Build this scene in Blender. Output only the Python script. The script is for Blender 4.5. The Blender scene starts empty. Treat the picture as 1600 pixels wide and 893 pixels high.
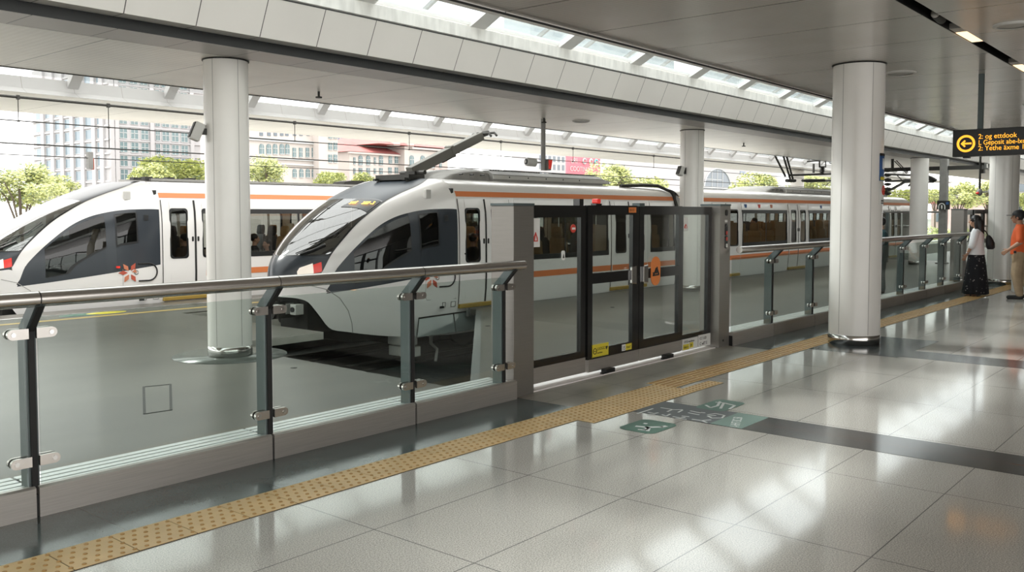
import bpy, bmesh, math, random
from mathutils import Vector, Matrix
random.seed(7)
sc = bpy.context.scene
COL = sc.collection
PI = math.pi
sin, cos = math.sin, math.cos

# ---------------------------------------------------------------- camera
F_PX, YAW, PITCH, CY, EYE = 1414.245, 0.697552, 0.0530201, 407.12, 1.6
_F = Vector((cos(YAW)*cos(PITCH), sin(YAW)*cos(PITCH), -sin(PITCH)))
_R = Vector((sin(YAW), -cos(YAW), 0.0))
_D = _F.cross(_R)

def at(u, v, axis, val):
    """the point of a world plane (axis = val) seen at pixel u, v"""
    d = _F + _R*((u-800)/F_PX) + _D*((v-CY)/F_PX)
    c = (0.0, 0.0, EYE)
    t = (val-c[axis])/d[axis]
    return Vector((d.x*t, d.y*t, EYE+d.z*t))

cam_d = bpy.data.cameras.new('camera')
cam = bpy.data.objects.new('camera', cam_d)
COL.objects.link(cam)
cam_d.sensor_width = 36.0
cam_d.lens = F_PX*36/1600
cam_d.shift_y = -(446.5-CY)/1600
cam_d.clip_end = 2000
M = Matrix((( _R.x, -_D.x, -_F.x, 0), (_R.y, -_D.y, -_F.y, 0), (_R.z, -_D.z, -_F.z, EYE), (0, 0, 0, 1)))
cam.matrix_world = M
sc.camera = cam

# ---------------------------------------------------------------- materials
MATS = {}

def newmat(name):
    m = bpy.data.materials.new(name)
    m.use_nodes = True
    MATS[name] = m
    nt = m.node_tree
    b = nt.nodes['Principled BSDF']
    return m, nt, b

def mat(name, c, rough=0.5, metal=0.0, noise=0.0, nscale=8.0, bump=0.0, bscale=40.0, emit=None, estr=0.0, stretch=None, spec=None, coat=0.0):
    m, nt, b = newmat(name)
    c = tuple(c)+(1.0,)
    b.inputs['Base Color'].default_value = c
    b.inputs['Roughness'].default_value = rough
    b.inputs['Metallic'].default_value = metal
    if spec is not None: b.inputs['Specular IOR Level'].default_value = spec
    if coat: b.inputs['Coat Weight'].default_value = coat; b.inputs['Coat Roughness'].default_value = 0.05
    if noise or bump:
        geo = nt.nodes.new('ShaderNodeNewGeometry')
        mp = nt.nodes.new('ShaderNodeMapping')
        if stretch: mp.inputs['Scale'].default_value = stretch
        nt.links.new(geo.outputs['Position'], mp.inputs['Vector'])
    if noise:
        n = nt.nodes.new('ShaderNodeTexNoise'); n.inputs['Scale'].default_value = nscale
        n.inputs['Detail'].default_value = 4
        nt.links.new(mp.outputs[0], n.inputs['Vector'])
        r = nt.nodes.new('ShaderNodeMapRange')
        r.inputs['To Min'].default_value = 1-noise; r.inputs['To Max'].default_value = 1+noise
        r.inputs['From Min'].default_value = 0.25; r.inputs['From Max'].default_value = 0.75
        nt.links.new(n.outputs['Fac'], r.inputs['Value'])
        mx = nt.nodes.new('ShaderNodeVectorMath'); mx.operation = 'SCALE'
        mx.inputs[0].default_value = c[:3]
        nt.links.new(r.outputs[0], mx.inputs['Scale'])
        nt.links.new(mx.outputs[0], b.inputs['Base Color'])
    if bump:
        n2 = nt.nodes.new('ShaderNodeTexNoise'); n2.inputs['Scale'].default_value = bscale
        nt.links.new(mp.outputs[0], n2.inputs['Vector'])
        bp = nt.nodes.new('ShaderNodeBump'); bp.inputs['Strength'].default_value = bump
        bp.inputs['Distance'].default_value = 0.01
        nt.links.new(n2.outputs['Fac'], bp.inputs['Height'])
        nt.links.new(bp.outputs[0], b.inputs['Normal'])
    if emit:
        b.inputs['Emission Color'].default_value = tuple(emit)+(1,)
        b.inputs['Emission Strength'].default_value = estr
    return m

def glass(name, tint, ior=1.45, rough=0.0):
    m = bpy.data.materials.new(name); m.use_nodes = True; MATS[name] = m
    nt = m.node_tree; nt.nodes.clear()
    out = nt.nodes.new('ShaderNodeOutputMaterial')
    t = nt.nodes.new('ShaderNodeBsdfTransparent'); t.inputs[0].default_value = tuple(tint)+(1,)
    g = nt.nodes.new('ShaderNodeBsdfGlossy'); g.inputs['Roughness'].default_value = rough
    f = nt.nodes.new('ShaderNodeFresnel')
    ge = nt.nodes.new('ShaderNodeNewGeometry')   # the same reflectance from either face of the sheet
    mr = nt.nodes.new('ShaderNodeMapRange'); mr.inputs['To Min'].default_value = ior; mr.inputs['To Max'].default_value = 1/ior
    nt.links.new(ge.outputs['Backfacing'], mr.inputs['Value']); nt.links.new(mr.outputs[0], f.inputs['IOR'])
    mx = nt.nodes.new('ShaderNodeMixShader')
    nt.links.new(f.outputs[0], mx.inputs[0]); nt.links.new(t.outputs[0], mx.inputs[1]); nt.links.new(g.outputs[0], mx.inputs[2])
    nt.links.new(mx.outputs[0], out.inputs[0])
    return m

def mathn(nt, op, a, b=None, c=None):
    n = nt.nodes.new('ShaderNodeMath'); n.operation = op
    for i, x in enumerate((a, b, c)):
        if x is None: continue
        if isinstance(x, (int, float)): n.inputs[i].default_value = x
        else: nt.links.new(x, n.inputs[i])
    return n.outputs[0]

def lined(name, c, rough, lines, line_c=(0.05, 0.05, 0.05), metal=0.0, noise=0.06, nscale=1.5, slat=None, stretch=None, spec=None, speck=0.0):
    """panel material: joints = list of (axis, spacing, offset, width); slat = (axis, period, depth) fine relief"""
    m, nt, b = newmat(name)
    geo = nt.nodes.new('ShaderNodeNewGeometry')
    sep = nt.nodes.new('ShaderNodeSeparateXYZ'); nt.links.new(geo.outputs['Position'], sep.inputs[0])
    mask = None
    for ax, sp, off, wd in lines:
        t = mathn(nt, 'ADD', mathn(nt, 'DIVIDE', sep.outputs[ax], sp), 1000.0 - off/sp)
        fr = mathn(nt, 'FRACT', t)
        k = mathn(nt, 'LESS_THAN', fr, wd/sp)
        mask = k if mask is None else mathn(nt, 'MAXIMUM', mask, k)
    mp = nt.nodes.new('ShaderNodeMapping')
    if stretch: mp.inputs['Scale'].default_value = stretch
    nt.links.new(geo.outputs['Position'], mp.inputs['Vector'])
    n = nt.nodes.new('ShaderNodeTexNoise'); n.inputs['Scale'].default_value = nscale; n.inputs['Detail'].default_value = 5
    nt.links.new(mp.outputs[0], n.inputs['Vector'])
    r = nt.nodes.new('ShaderNodeMapRange'); r.inputs['From Min'].default_value = 0.25; r.inputs['From Max'].default_value = 0.75
    r.inputs['To Min'].default_value = 1-noise; r.inputs['To Max'].default_value = 1+noise
    nt.links.new(n.outputs['Fac'], r.inputs['Value'])
    fac = r.outputs[0]
    if speck:
        n3 = nt.nodes.new('ShaderNodeTexNoise'); n3.inputs['Scale'].default_value = 150; n3.inputs['Detail'].default_value = 2
        nt.links.new(geo.outputs['Position'], n3.inputs['Vector'])
        r3 = nt.nodes.new('ShaderNodeMapRange'); r3.inputs['From Min'].default_value = 0.3; r3.inputs['From Max'].default_value = 0.7
        r3.inputs['To Min'].default_value = 1-speck; r3.inputs['To Max'].default_value = 1+speck
        nt.links.new(n3.outputs['Fac'], r3.inputs['Value'])
        fac = mathn(nt, 'MULTIPLY', fac, r3.outputs[0])
    sc1 = nt.nodes.new('ShaderNodeVectorMath'); sc1.operation = 'SCALE'; sc1.inputs[0].default_value = c
    nt.links.new(fac, sc1.inputs['Scale'])
    last = sc1.outputs[0]
    if mask is not None:
        mx = nt.nodes.new('ShaderNodeMix'); mx.data_type = 'RGBA'
        nt.links.new(mask, mx.inputs[0]); nt.links.new(last, mx.inputs[6]); mx.inputs[7].default_value = tuple(line_c)+(1,)
        last = mx.outputs[2]
    nt.links.new(last, b.inputs['Base Color'])
    b.inputs['Roughness'].default_value = rough
    b.inputs['Metallic'].default_value = metal
    if spec is not None: b.inputs['Specular IOR Level'].default_value = spec
    if slat:
        ax, per, dep = slat
        w = mathn(nt, 'SINE', mathn(nt, 'MULTIPLY', sep.outputs[ax], 2*PI/per))
        bp = nt.nodes.new('ShaderNodeBump'); bp.inputs['Strength'].default_value = 1.0; bp.inputs['Distance'].default_value = dep
        nt.links.new(w, bp.inputs['Height']); nt.links.new(bp.outputs[0], b.inputs['Normal'])
    return m

# ---------------------------------------------------------------- mesh builder
class MB:
    def __init__(s): s.v, s.f, s.m, s.s = [], [], [], []
    def add(s, vs, fs, mi=0, sm=False):
        k = len(s.v); s.v += [tuple(p) for p in vs]
        for f in fs: s.f.append([k+i for i in f]); s.m.append(mi); s.s.append(sm)
        return s
    def box(s, x0, x1, y0, y1, z0, z1, mi=0):
        v = [(x, y, z) for z in (z0, z1) for y in (y0, y1) for x in (x0, x1)]
        return s.add(v, [(0, 2, 3, 1), (4, 5, 7, 6), (0, 1, 5, 4), (2, 6, 7, 3), (0, 4, 6, 2), (1, 3, 7, 5)], mi)
    def obox(s, c, ax, ay, az, mi=0):
        c = Vector(c); ax, ay, az = Vector(ax), Vector(ay), Vector(az)
        v = [c+ax*i+ay*j+az*k for k in (-1, 1) for j in (-1, 1) for i in (-1, 1)]
        return s.add(v, [(0, 2, 3, 1), (4, 5, 7, 6), (0, 1, 5, 4), (2, 6, 7, 3), (0, 4, 6, 2), (1, 3, 7, 5)], mi)
    def bar(s, p0, p1, w, h, mi=0, up=(0, 0, 1)):
        p0, p1 = Vector(p0), Vector(p1); d = p1-p0; L = d.length; d.normalize()
        sd = d.cross(Vector(up)); 
        if sd.length < 1e-4: sd = d.cross(Vector((1, 0, 0)))
        sd.normalize(); u = sd.cross(d)
        return s.obox((p0+p1)/2, d*(L/2), sd*(w/2), u*(h/2), mi)
    def tube(s, pts, r, n=8, mi=0, cap=True, sm=True):
        pts = [Vector(p) for p in pts]; N = len(pts)
        rs = r if isinstance(r, (list, tuple)) else [r]*N
        rings = []; prev = None
        for i, p in enumerate(pts):
            d = (pts[min(i+1, N-1)]-pts[max(i-1, 0)]).normalized()
            if prev is None:
                a = d.orthogonal().normalized()
            else:
                a = prev-d*prev.dot(d); a.normalize()
            prev = a; b = d.cross(a)
            rings.append([p+(a*cos(2*PI*k/n)+b*sin(2*PI*k/n))*rs[i] for k in range(n)])
        vs = [q for r_ in rings for q in r_]; fs = []
        for i in range(N-1):
            for k in range(n):
                fs.append((i*n+k, i*n+(k+1) % n, (i+1)*n+(k+1) % n, (i+1)*n+k))
        s.add(vs, fs, mi, sm)
        if cap:
            s.add(rings[0], [tuple(range(n))[::-1]], mi); s.add(rings[-1], [tuple(range(n))], mi)
        return s
    def cyl(s, p0, p1, r, n=20, mi=0, r1=None):
        return s.tube([p0, p1], [r, r if r1 is None else r1], n, mi)
    def prism(s, poly, axis, a0, a1, mi=0):
        n = len(poly)
        def P(p, a): return {'x': (a, p[0], p[1]), 'y': (p[0], a, p[1]), 'z': (p[0], p[1], a)}[axis]
        v = [P(p, a0) for p in poly]+[P(p, a1) for p in poly]
        f = [tuple(range(n)), tuple(range(n, 2*n))[::-1]]+[(i, i+n, (i+1) % n+n, (i+1) % n) for i in range(n)]
        return s.add(v, f, mi)
    def lathe(s, prof, c=(0, 0, 0), n=32, mi=0, sm=True, sx=1.0, sy=1.0):
        c = Vector(c); vs = []
        for r, z in prof:
            for k in range(n): vs.append(c+Vector((r*sx*cos(2*PI*k/n), r*sy*sin(2*PI*k/n), z)))
        fs = [(i*n+k, i*n+(k+1) % n, (i+1)*n+(k+1) % n, (i+1)*n+k) for i in range(len(prof)-1) for k in range(n)]
        return s.add(vs, fs, mi, sm)
    def ell(s, c, r, n=16, mi=0, rot=None):
        c = Vector(c); m = max(6, n//2); vs = []; fs = []
        for i in range(m+1):
            t = PI*i/m
            for k in range(n):
                p = Vector((r[0]*sin(t)*cos(2*PI*k/n), r[1]*sin(t)*sin(2*PI*k/n), r[2]*cos(t)))
                if rot: p = rot @ p
                vs.append(c+p)
        for i in range(m):
            for k in range(n): fs.append((i*n+k, (i+1)*n+k, (i+1)*n+(k+1) % n, i*n+(k+1) % n))
        return s.add(vs, fs, mi, True)
    def cap(s, p0, p1, r0, r1, n=12, mi=0):
        """tapered capsule"""
        p0, p1 = Vector(p0), Vector(p1); d = (p1-p0).normalized(); pts = []; rs = []
        for t in (0.02, 0.3, 0.6, 0.85): pts.append(p0-d*r0*cos(t*PI/2)); rs.append(r0*sin(t*PI/2))
        pts.append(p0); rs.append(r0); pts.append(p1); rs.append(r1)
        for t in (0.85, 0.6, 0.3, 0.02): pts.append(p1+d*r1*cos(t*PI/2)); rs.append(r1*sin(t*PI/2))
        return s.tube(pts, rs, n, mi)
    def chain(s, pts, rs, n=12, mi=0):
        for i in range(len(pts)-1): s.cap(pts[i], pts[i+1], rs[i], rs[i+1], n, mi)
        return s
    def rings(s, L, n=24, mi=0, sm=True, pw=2.0):
        """loft of elliptical rings (cx, cy, z, a, b), closed"""
        vs = []
        for cx, cy_, z, a, b in L:
            for k in range(n):
                t = 2*PI*k/n; c_, s_ = cos(t), sin(t)
                vs.append((cx+a*math.copysign(abs(c_)**(2/pw), c_), cy_+b*math.copysign(abs(s_)**(2/pw), s_), z))
        fs = [(i*n+k, i*n+(k+1) % n, (i+1)*n+(k+1) % n, (i+1)*n+k) for i in range(len(L)-1) for k in range(n)]
        s.add(vs, fs, mi, sm)
        s.add(vs[:n], [tuple(range(n))[::-1]], mi); s.add(vs[-n:], [tuple(range(n))], mi)
        return s
    def grid(s, fn, us, ws, mi=0, sm=True, flip=False):
        n = len(ws); vs = [fn(u, w) for u in us for w in ws]
        fs = []
        for i in range(len(us)-1):
            for j in range(n-1):
                q = (i*n+j, (i+1)*n+j, (i+1)*n+j+1, i*n+j+1)
                fs.append(q[::-1] if flip else q)
        return s.add(vs, fs, mi, sm)
    def poly(s, pts, mi=0): return s.add(pts, [tuple(range(len(pts)))], mi)
    def build(s, name, mats, parent=None, bevel=0.0, local=False, remesh=0.0, smooth_it=0, solid=0.0, norm=False):
        me = bpy.data.meshes.new(name)
        off = Vector((0, 0, 0))
        if not local:
            if parent is not None: off = wloc(parent)
            elif s.v:
                xs, ys, zs = zip(*s.v); off = Vector(((min(xs)+max(xs))/2, (min(ys)+max(ys))/2, min(zs)))
        me.from_pydata([(p[0]-off.x, p[1]-off.y, p[2]-off.z) for p in s.v], [], s.f)
        if not isinstance(mats, (list, tuple)): mats = [mats]
        for m in mats: me.materials.append(MATS[m] if isinstance(m, str) else m)
        me.polygons.foreach_set('material_index', s.m); me.polygons.foreach_set('use_smooth', s.s)
        if norm:
            bm = bmesh.new(); bm.from_mesh(me); bmesh.ops.remove_doubles(bm, verts=bm.verts, dist=1e-5)
            bmesh.ops.recalc_face_normals(bm, faces=bm.faces); bm.to_mesh(me); bm.free()
        me.update()
        o = bpy.data.objects.new(name, me); COL.objects.link(o)
        if parent is not None: o.parent = parent
        elif not local: o.location = off
        if remesh:
            r = o.modifiers.new('join', 'REMESH'); r.mode = 'VOXEL'; r.voxel_size = remesh; r.use_smooth_shade = True
            if smooth_it:
                q = o.modifiers.new('relax', 'SMOOTH'); q.factor = 0.5; q.iterations = smooth_it
        if bevel:
            b = o.modifiers.new('bevel', 'BEVEL'); b.width = bevel; b.segments = 2; b.limit_method = 'ANGLE'; b.angle_limit = math.radians(50)
        if solid:
            q = o.modifiers.new('thick', 'SOLIDIFY'); q.thickness = solid; q.offset = -1
        return o

def wloc(o):
    while o.parent is not None: o = o.parent
    return Vector(o.location)

def tag(o, label=None, cat=None, group=None, kind=None):
    if label: o['label'] = label
    if cat: o['category'] = cat
    if group: o['group'] = group
    if kind: o['kind'] = kind
    return o

def thing(name, label, cat, loc=(0, 0, 0), rz=0.0, group=None):
    o = bpy.data.objects.new(name, None); COL.objects.link(o)
    o.empty_display_size = 0.1
    o.location = loc; o.rotation_euler = (0, 0, rz)
    return tag(o, label, cat, group)

def struct(o): o['kind'] = 'structure'; return o

def dup(o, loc, rz=None, label=None):
    r = o.copy(); COL.objects.link(r); r.location = loc
    if rz is not None: r.rotation_euler = (0, 0, rz)
    if label: r['label'] = label
    for ch in list(o.children):
        c = ch.copy(); COL.objects.link(c); c.parent = r
        for g in list(ch.children):
            d = g.copy(); COL.objects.link(d); d.parent = c
    return r

def text(name, body, size, origin, xdir, ydir, m, parent, ext=0.0008, sx=1.0):
    cu = bpy.data.curves.new(name, 'FONT'); cu.body = body; cu.size = size; cu.extrude = ext
    tmp = bpy.data.objects.new(name, cu); COL.objects.link(tmp)
    dg = bpy.context.evaluated_depsgraph_get(); dg.update()
    me = bpy.data.meshes.new_from_object(tmp.evaluated_get(dg))
    bpy.data.objects.remove(tmp); bpy.data.curves.remove(cu)
    me.materials.clear(); me.materials.append(MATS[m])
    o = bpy.data.objects.new(name, me); COL.objects.link(o)
    x = Vector(xdir).normalized(); y = Vector(ydir); y = (y-x*y.dot(x)).normalized(); z = x.cross(y)
    p = Vector(origin)-(wloc(parent) if parent else Vector())
    if parent is not None: o.parent = parent
    o.matrix_basis = Matrix(((x.x*sx, y.x, z.x, p.x), (x.y*sx, y.y, z.y, p.y), (x.z*sx, y.z, z.z, p.z), (0, 0, 0, 1)))
    return o

def rrect(cx, cz, a, b, r, n=6):
    """rounded rectangle outline in 2-D, counter-clockwise"""
    out = []
    for qx, qz, t0 in ((1, 1, 0), (-1, 1, PI/2), (-1, -1, PI), (1, -1, 1.5*PI)):
        for i in range(n+1):
            t = t0+PI/2*i/n
            out.append((cx+qx*(a-r)+r*cos(t), cz+qz*(b-r)+r*sin(t)))
    return out

# palette
mat('white_enamel', (0.78, 0.755, 0.715), 0.22, noise=0.03, nscale=2)
mat('column_seam', (0.32, 0.31, 0.29), 0.5)
mat('dark_gap', (0.02, 0.02, 0.02), 0.6)
mat('steel', (0.50, 0.48, 0.45), 0.30, 0.9, noise=0.08, nscale=6, stretch=(1, 1, 12))
mat('steel_polished', (0.62, 0.61, 0.59), 0.16, 1.0)
mat('pillar_steel', (0.25, 0.235, 0.215), 0.36, 0.55, noise=0.06, nscale=10, stretch=(0.4, 0.4, 20))
mat('steel_brushed', (0.45, 0.425, 0.395), 0.34, 0.6, noise=0.10, nscale=10, stretch=(0.4, 0.4, 20))
mat('rail_steel', (0.55, 0.52, 0.49), 0.27, 0.95)
mat('post_grey', (0.10, 0.125, 0.125), 0.45, 0.3)
mat('rubber', (0.012, 0.012, 0.012), 0.6)
mat('alu_sill', (0.75, 0.77, 0.77), 0.35, 0.6)
mat('threshold_lit', (0.86, 0.82, 0.80), 0.5)
mat('frame_black', (0.014, 0.014, 0.014), 0.18)
glass('rail_glass', (0.84, 0.88, 0.86), 1.42)
glass('door_glass', (0.86, 0.89, 0.87), 1.42)
glass('sky_glass', (0.90, 0.94, 0.95), 1.4)
glass('far_sky_glass', (0.85, 0.865, 0.865), 1.35)
glass('train_glass', (0.52, 0.55, 0.53), 1.6)
glass('cab_glass', (0.20, 0.23, 0.23), 1.6)
glass('windshield_glass', (0.42, 0.45, 0.44), 3.4)
mat('train_white', (0.83, 0.815, 0.795), 0.20, coat=0.4)
mat('train_grey', (0.04, 0.047, 0.056), 0.22, spec=0.4)
mat('train_charcoal', (0.042, 0.052, 0.064), 0.34, spec=0.3)
mat('train_orange', (0.72, 0.22, 0.075), 0.35)
mat('train_interior', (0.42, 0.33, 0.22), 0.5)
mat('train_floor', (0.20, 0.19, 0.18), 0.5)
mat('seat_tan', (0.30, 0.18, 0.07), 0.6)
mat('seat_dark', (0.06, 0.06, 0.065), 0.7)
mat('gasket', (0.012, 0.013, 0.014), 0.35)
mat('gold', (0.50, 0.34, 0.08), 0.4, 0.5)
mat('roof_grey', (0.27, 0.265, 0.25), 0.5, noise=0.15, nscale=6)
mat('roof_light', (0.55, 0.54, 0.51), 0.45)
mat('grille', (0.05, 0.05, 0.045), 0.6)
mat('iron', (0.035, 0.034, 0.03), 0.55, 0.3)
mat('panto_grey', (0.13, 0.127, 0.11), 0.5)
mat('under_dark', (0.028, 0.028, 0.026), 0.8, noise=0.4, nscale=9)
mat('box_white', (0.50, 0.50, 0.47), 0.5)
mat('lamp_white', (0.75, 0.72, 0.68), 0.1, emit=(1, 0.85, 0.68), estr=0.25)
mat('lamp_red', (0.65, 0.04, 0.03), 0.2, emit=(1, 0.06, 0.04), estr=0.12)
mat('lamp_amber', (0.9, 0.5, 0.3), 0.2, emit=(1, 0.45, 0.25), estr=0.6)
mat('led_orange', (1, 0.45, 0.05), 0.5, emit=(1, 0.42, 0.03), estr=3.0)
mat('sign_orange', (0.95, 0.42, 0.04), 0.5, emit=(1, 0.42, 0.03), estr=0.75)
mat('sign_black', (0.008, 0.009, 0.009), 0.35)
mat('ink', (0.01, 0.01, 0.01), 0.5)
mat('paper', (0.75, 0.75, 0.72), 0.5)
mat('red_mark', (0.60, 0.06, 0.04), 0.5)
mat('blue_sign', (0.03, 0.10, 0.28), 0.4)
mat('yellow_label', (0.72, 0.60, 0.05), 0.5)
mat('orange_sticker', (0.78, 0.24, 0.06), 0.5)
mat('green_decal', (0.085, 0.18, 0.135), 0.45, spec=0.25)
mat('teal_decal', (0.16, 0.25, 0.21), 0.45, spec=0.25)
mat('decal_grey', (0.10, 0.11, 0.115), 0.45, spec=0.25)
mat('decal_white', (0.72, 0.74, 0.72), 0.5, spec=0.2)
mat('tactile_tan', (0.70, 0.49, 0.23), 0.45, noise=0.12, nscale=5)
mat('tactile_dome', (0.48, 0.27, 0.085), 0.5)
mat('warm_panel', (1, 0.9, 0.75), 0.4, emit=(1, 0.70, 0.40), estr=0.9)
mat('slot_black', (0.010, 0.010, 0.010), 0.5)
mat('fixture_grey', (0.45, 0.43, 0.40), 0.4)
mat('logo_red', (0.50, 0.10, 0.06), 0.4)
mat('logo_orange', (0.62, 0.22, 0.12), 0.4)
# ================================================================ SETTING
lined('floor_terrazzo', (0.53, 0.505, 0.465), 0.085, [(1, 0.684, 2.056, 0.006), (0, 1.24, 4.24, 0.006)], (0.17, 0.165, 0.16), noise=0.10, nscale=0.8, speck=0.42, spec=0.6)
lined('floor_border', (0.085, 0.105, 0.105), 0.16, [(0, 0.92, 0.35, 0.006)], (0.03, 0.035, 0.035), noise=0.35, nscale=2.2, speck=0.15)
lined('floor_planks', (0.31, 0.285, 0.245), 0.3, [(0, 0.62, 0.2, 0.008), (1, 0.27, 4.37, 0.006)], (0.11, 0.10, 0.09), noise=0.18, nscale=2.5, speck=0.12)
lined('floor_granite', (0.040, 0.040, 0.040), 0.14, [(0, 50.0, 6.415, 0.007)], (0.26, 0.09, 0.035), noise=0.25, nscale=3, speck=0.25)
lined('floor_granite_plain', (0.065, 0.075, 0.078), 0.15, [(1, 0.62, 2.053, 0.006)], (0.03, 0.03, 0.03), noise=0.25, nscale=3, speck=0.2)
lined('platform_floor', (0.098, 0.093, 0.078), 0.33, [(0, 2.3, 6.75, 0.008)], (0.10, 0.10, 0.09), noise=0.22, nscale=0.9, stretch=(0.6, 1.6, 1), speck=0.10, spec=0.35)
lined('ceiling_slats', (0.54, 0.50, 0.46), 0.19, [(0, 1.27, 6.23, 0.016)], (0.04, 0.036, 0.03), metal=0.2, noise=0.06, slat=(0, 0.06, 0.0004))
lined('ceiling_trim', (0.80, 0.77, 0.73), 0.35, [(0, 1.27, 6.23, 0.01)], (0.08, 0.08, 0.07), noise=0.05)
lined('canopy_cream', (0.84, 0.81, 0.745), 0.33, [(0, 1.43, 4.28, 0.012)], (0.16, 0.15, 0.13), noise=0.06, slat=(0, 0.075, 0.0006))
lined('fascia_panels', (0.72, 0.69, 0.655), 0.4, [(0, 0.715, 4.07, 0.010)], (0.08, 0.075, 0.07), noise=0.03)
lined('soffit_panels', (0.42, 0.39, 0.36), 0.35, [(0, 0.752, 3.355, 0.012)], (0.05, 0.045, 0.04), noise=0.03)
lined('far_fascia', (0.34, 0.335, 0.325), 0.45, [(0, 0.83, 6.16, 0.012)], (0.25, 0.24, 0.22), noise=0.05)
mat('rim_concrete', (0.66, 0.65, 0.62), 0.6, noise=0.16, nscale=5, stretch=(2.5, 2.5, 0.6))
mat('bar_white', (0.82, 0.81, 0.79), 0.4)
mat('stripe_black', (0.010, 0.011, 0.012), 0.45)
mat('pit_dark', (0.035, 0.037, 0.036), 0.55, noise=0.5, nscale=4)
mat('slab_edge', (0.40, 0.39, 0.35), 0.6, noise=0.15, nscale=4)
mat('edge_trim', (0.16, 0.165, 0.16), 0.5)
mat('ground_green', (0.27, 0.27, 0.245), 0.9, noise=0.3, nscale=0.2)
mat('plate_steel', (0.10, 0.11, 0.10), 0.25)
mat('line_yellow', (0.55, 0.38, 0.12), 0.5)

mat('added_wall', (0.55, 0.51, 0.47), 0.5, noise=0.1, nscale=1)
XA, XB = -34.0, 62.0
# near floor with its inlays
struct(MB().box(XA, XB, -9, 5.2, -0.4, 0).build('floor', 'floor_terrazzo'))
def inlay(m, x0, x1, y0, y1, z=0.0015, name='floor'):
    return struct(MB().box(x0, x1, y0, y1, -0.01, z).build(name, m))
inlay('floor_border', XA, 5.98, 4.36, 5.0)
inlay('floor_border', 9.98, XB, 4.45, 5.0)
inlay('floor_planks', 5.98, 9.98, 4.36, 5.19)
inlay('floor_granite', 6.17, 6.67, -9, 3.96)
inlay('floor_granite_plain', 10.36, 12.0, 3.12, 4.12)
inlay('floor_granite_plain', 10.45, 11.0, -9, 3.12)
# sill strip, whitened to stand in for backlight, under the platform doors
struct(MB().box(6.23, 9.70, 4.99, 5.20, 0, 0.012).build('trim', 'threshold_lit'))
# far platform with the track end cut into it
plat = [(-34, 5.18), (6.06, 5.18), (6.06, 5.18), (62, 5.18), (62, 10.2), (11.05, 10.2), (11.05, 9.93), (6.33, 5.72), (5.96, 5.72), (6.08, 9.75), (7.65, 9.75), (7.65, 13.3), (62, 13.3), (62, 15.12), (-34, 15.12)]
plat = [plat[0]]+plat[3:]
struct(MB().prism(plat, 'z', -0.09, 0, 0).build('floor', ['platform_floor'], norm=True))
# the slab has a paler edge; below it the recess is dark
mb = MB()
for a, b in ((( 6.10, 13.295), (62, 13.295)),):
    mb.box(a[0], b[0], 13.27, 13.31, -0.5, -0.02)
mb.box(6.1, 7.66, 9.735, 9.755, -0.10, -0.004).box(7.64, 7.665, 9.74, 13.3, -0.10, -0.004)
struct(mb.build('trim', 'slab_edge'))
d = Vector((11.05-6.33, 9.93-5.72, 0)).normalized(); nrm = Vector((-d.y, d.x, 0))
mb = MB(); c = Vector(((11.05+6.33)/2, (9.93+5.72)/2, -0.06))+nrm*0.035
mb.obox(c, d*3.16, nrm*0.045, Vector((0, 0, 0.064)))
mb.box(11.0, 62, 10.17, 10.215, -0.12, 0.004)
struct(mb.build('trim', 'edge_trim'))
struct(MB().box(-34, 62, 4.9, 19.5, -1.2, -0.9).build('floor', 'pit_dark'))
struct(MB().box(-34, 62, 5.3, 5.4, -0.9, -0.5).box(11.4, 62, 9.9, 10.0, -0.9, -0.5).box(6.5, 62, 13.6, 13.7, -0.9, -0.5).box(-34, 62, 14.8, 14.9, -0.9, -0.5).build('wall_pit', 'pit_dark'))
struct(MB().box(-34, 62, 18.6, 18.85, -0.9, 0.45).build('wall_parapet', 'slab_edge'))
struct(MB().box(-34.2, -34, -9, 4.9, -0.4, 3.62).build('added_wall_left', 'added_wall'))  # unseen wall, added to keep open sky off the steel pillar
for y in (10.88, 12.32):
    tag(MB().prism([(y-.06, -.9), (y+.06, -.9), (y+.06, -.88), (y+.012, -.86), (y+.012, -.79), (y+.035, -.78), (y+.035, -.75), (y-.035, -.75), (y-.035, -.78), (y-.012, -.79), (y-.012, -.86), (y-.06, -.88)], 'x', 6.6, 60).build('rail', 'iron'),
        'steel running rail under the middle train, the one %s the glass guardrail' % ('closer to' if y < 11 else 'farther from'), 'rail')
# yellow safety line before the far train
inlay('line_yellow', -34, 62, 13.78, 13.93, 0.002, 'trim')
struct(MB().box(-400, 1200, 19, 900, -6.3, -6).box(62, 600, -300, 19.2, -6.3, -6).build('ground', 'ground_green'))

struct(MB().box(9.0, XB, -9.2, -9.0, -0.4, 3.62).build('added_wall_back', 'added_wall'))  # unseen wall, added to darken reflections; stops short so light enters behind camera
struct(MB().box(62.0, 62.2, -9, 3.6, -0.4, 3.62).build('added_wall_end', 'added_wall'))  # unseen wall, added so the far glass panels do not mirror sky
# near ceiling: two slabs with a light slot between them
mb = MB().box(XA, XB, -9, 2.37, 3.39, 3.62).box(XA, XB, 2.50, 5.30, 3.39, 3.62)
struct(mb.build('ceiling', 'ceiling_slats'))
struct(MB().box(XA, XB, 2.30, 2.57, 3.56, 3.62).box(XA, XB, 2.365, 2.372, 3.393, 3.56).box(XA, XB, 2.498, 2.505, 3.393, 3.56).build('ceiling', 'slot_black'))
struct(MB().prism([(5.30, 3.375), (5.50, 3.40), (5.50, 3.55), (5.42, 3.60), (5.42, 4.9), (5.34, 4.9), (5.30, 3.6)], 'x', XA, XB).build('trim', 'ceiling_trim'))
struct(MB().box(XA, XB, 5.295, 5.31, 3.362, 3.378).build('trim', 'dark_gap'))
struct(MB().box(XA, XB, -9, 5.34, 4.9, 5.05).build('roof', 'rim_concrete'))
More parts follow.
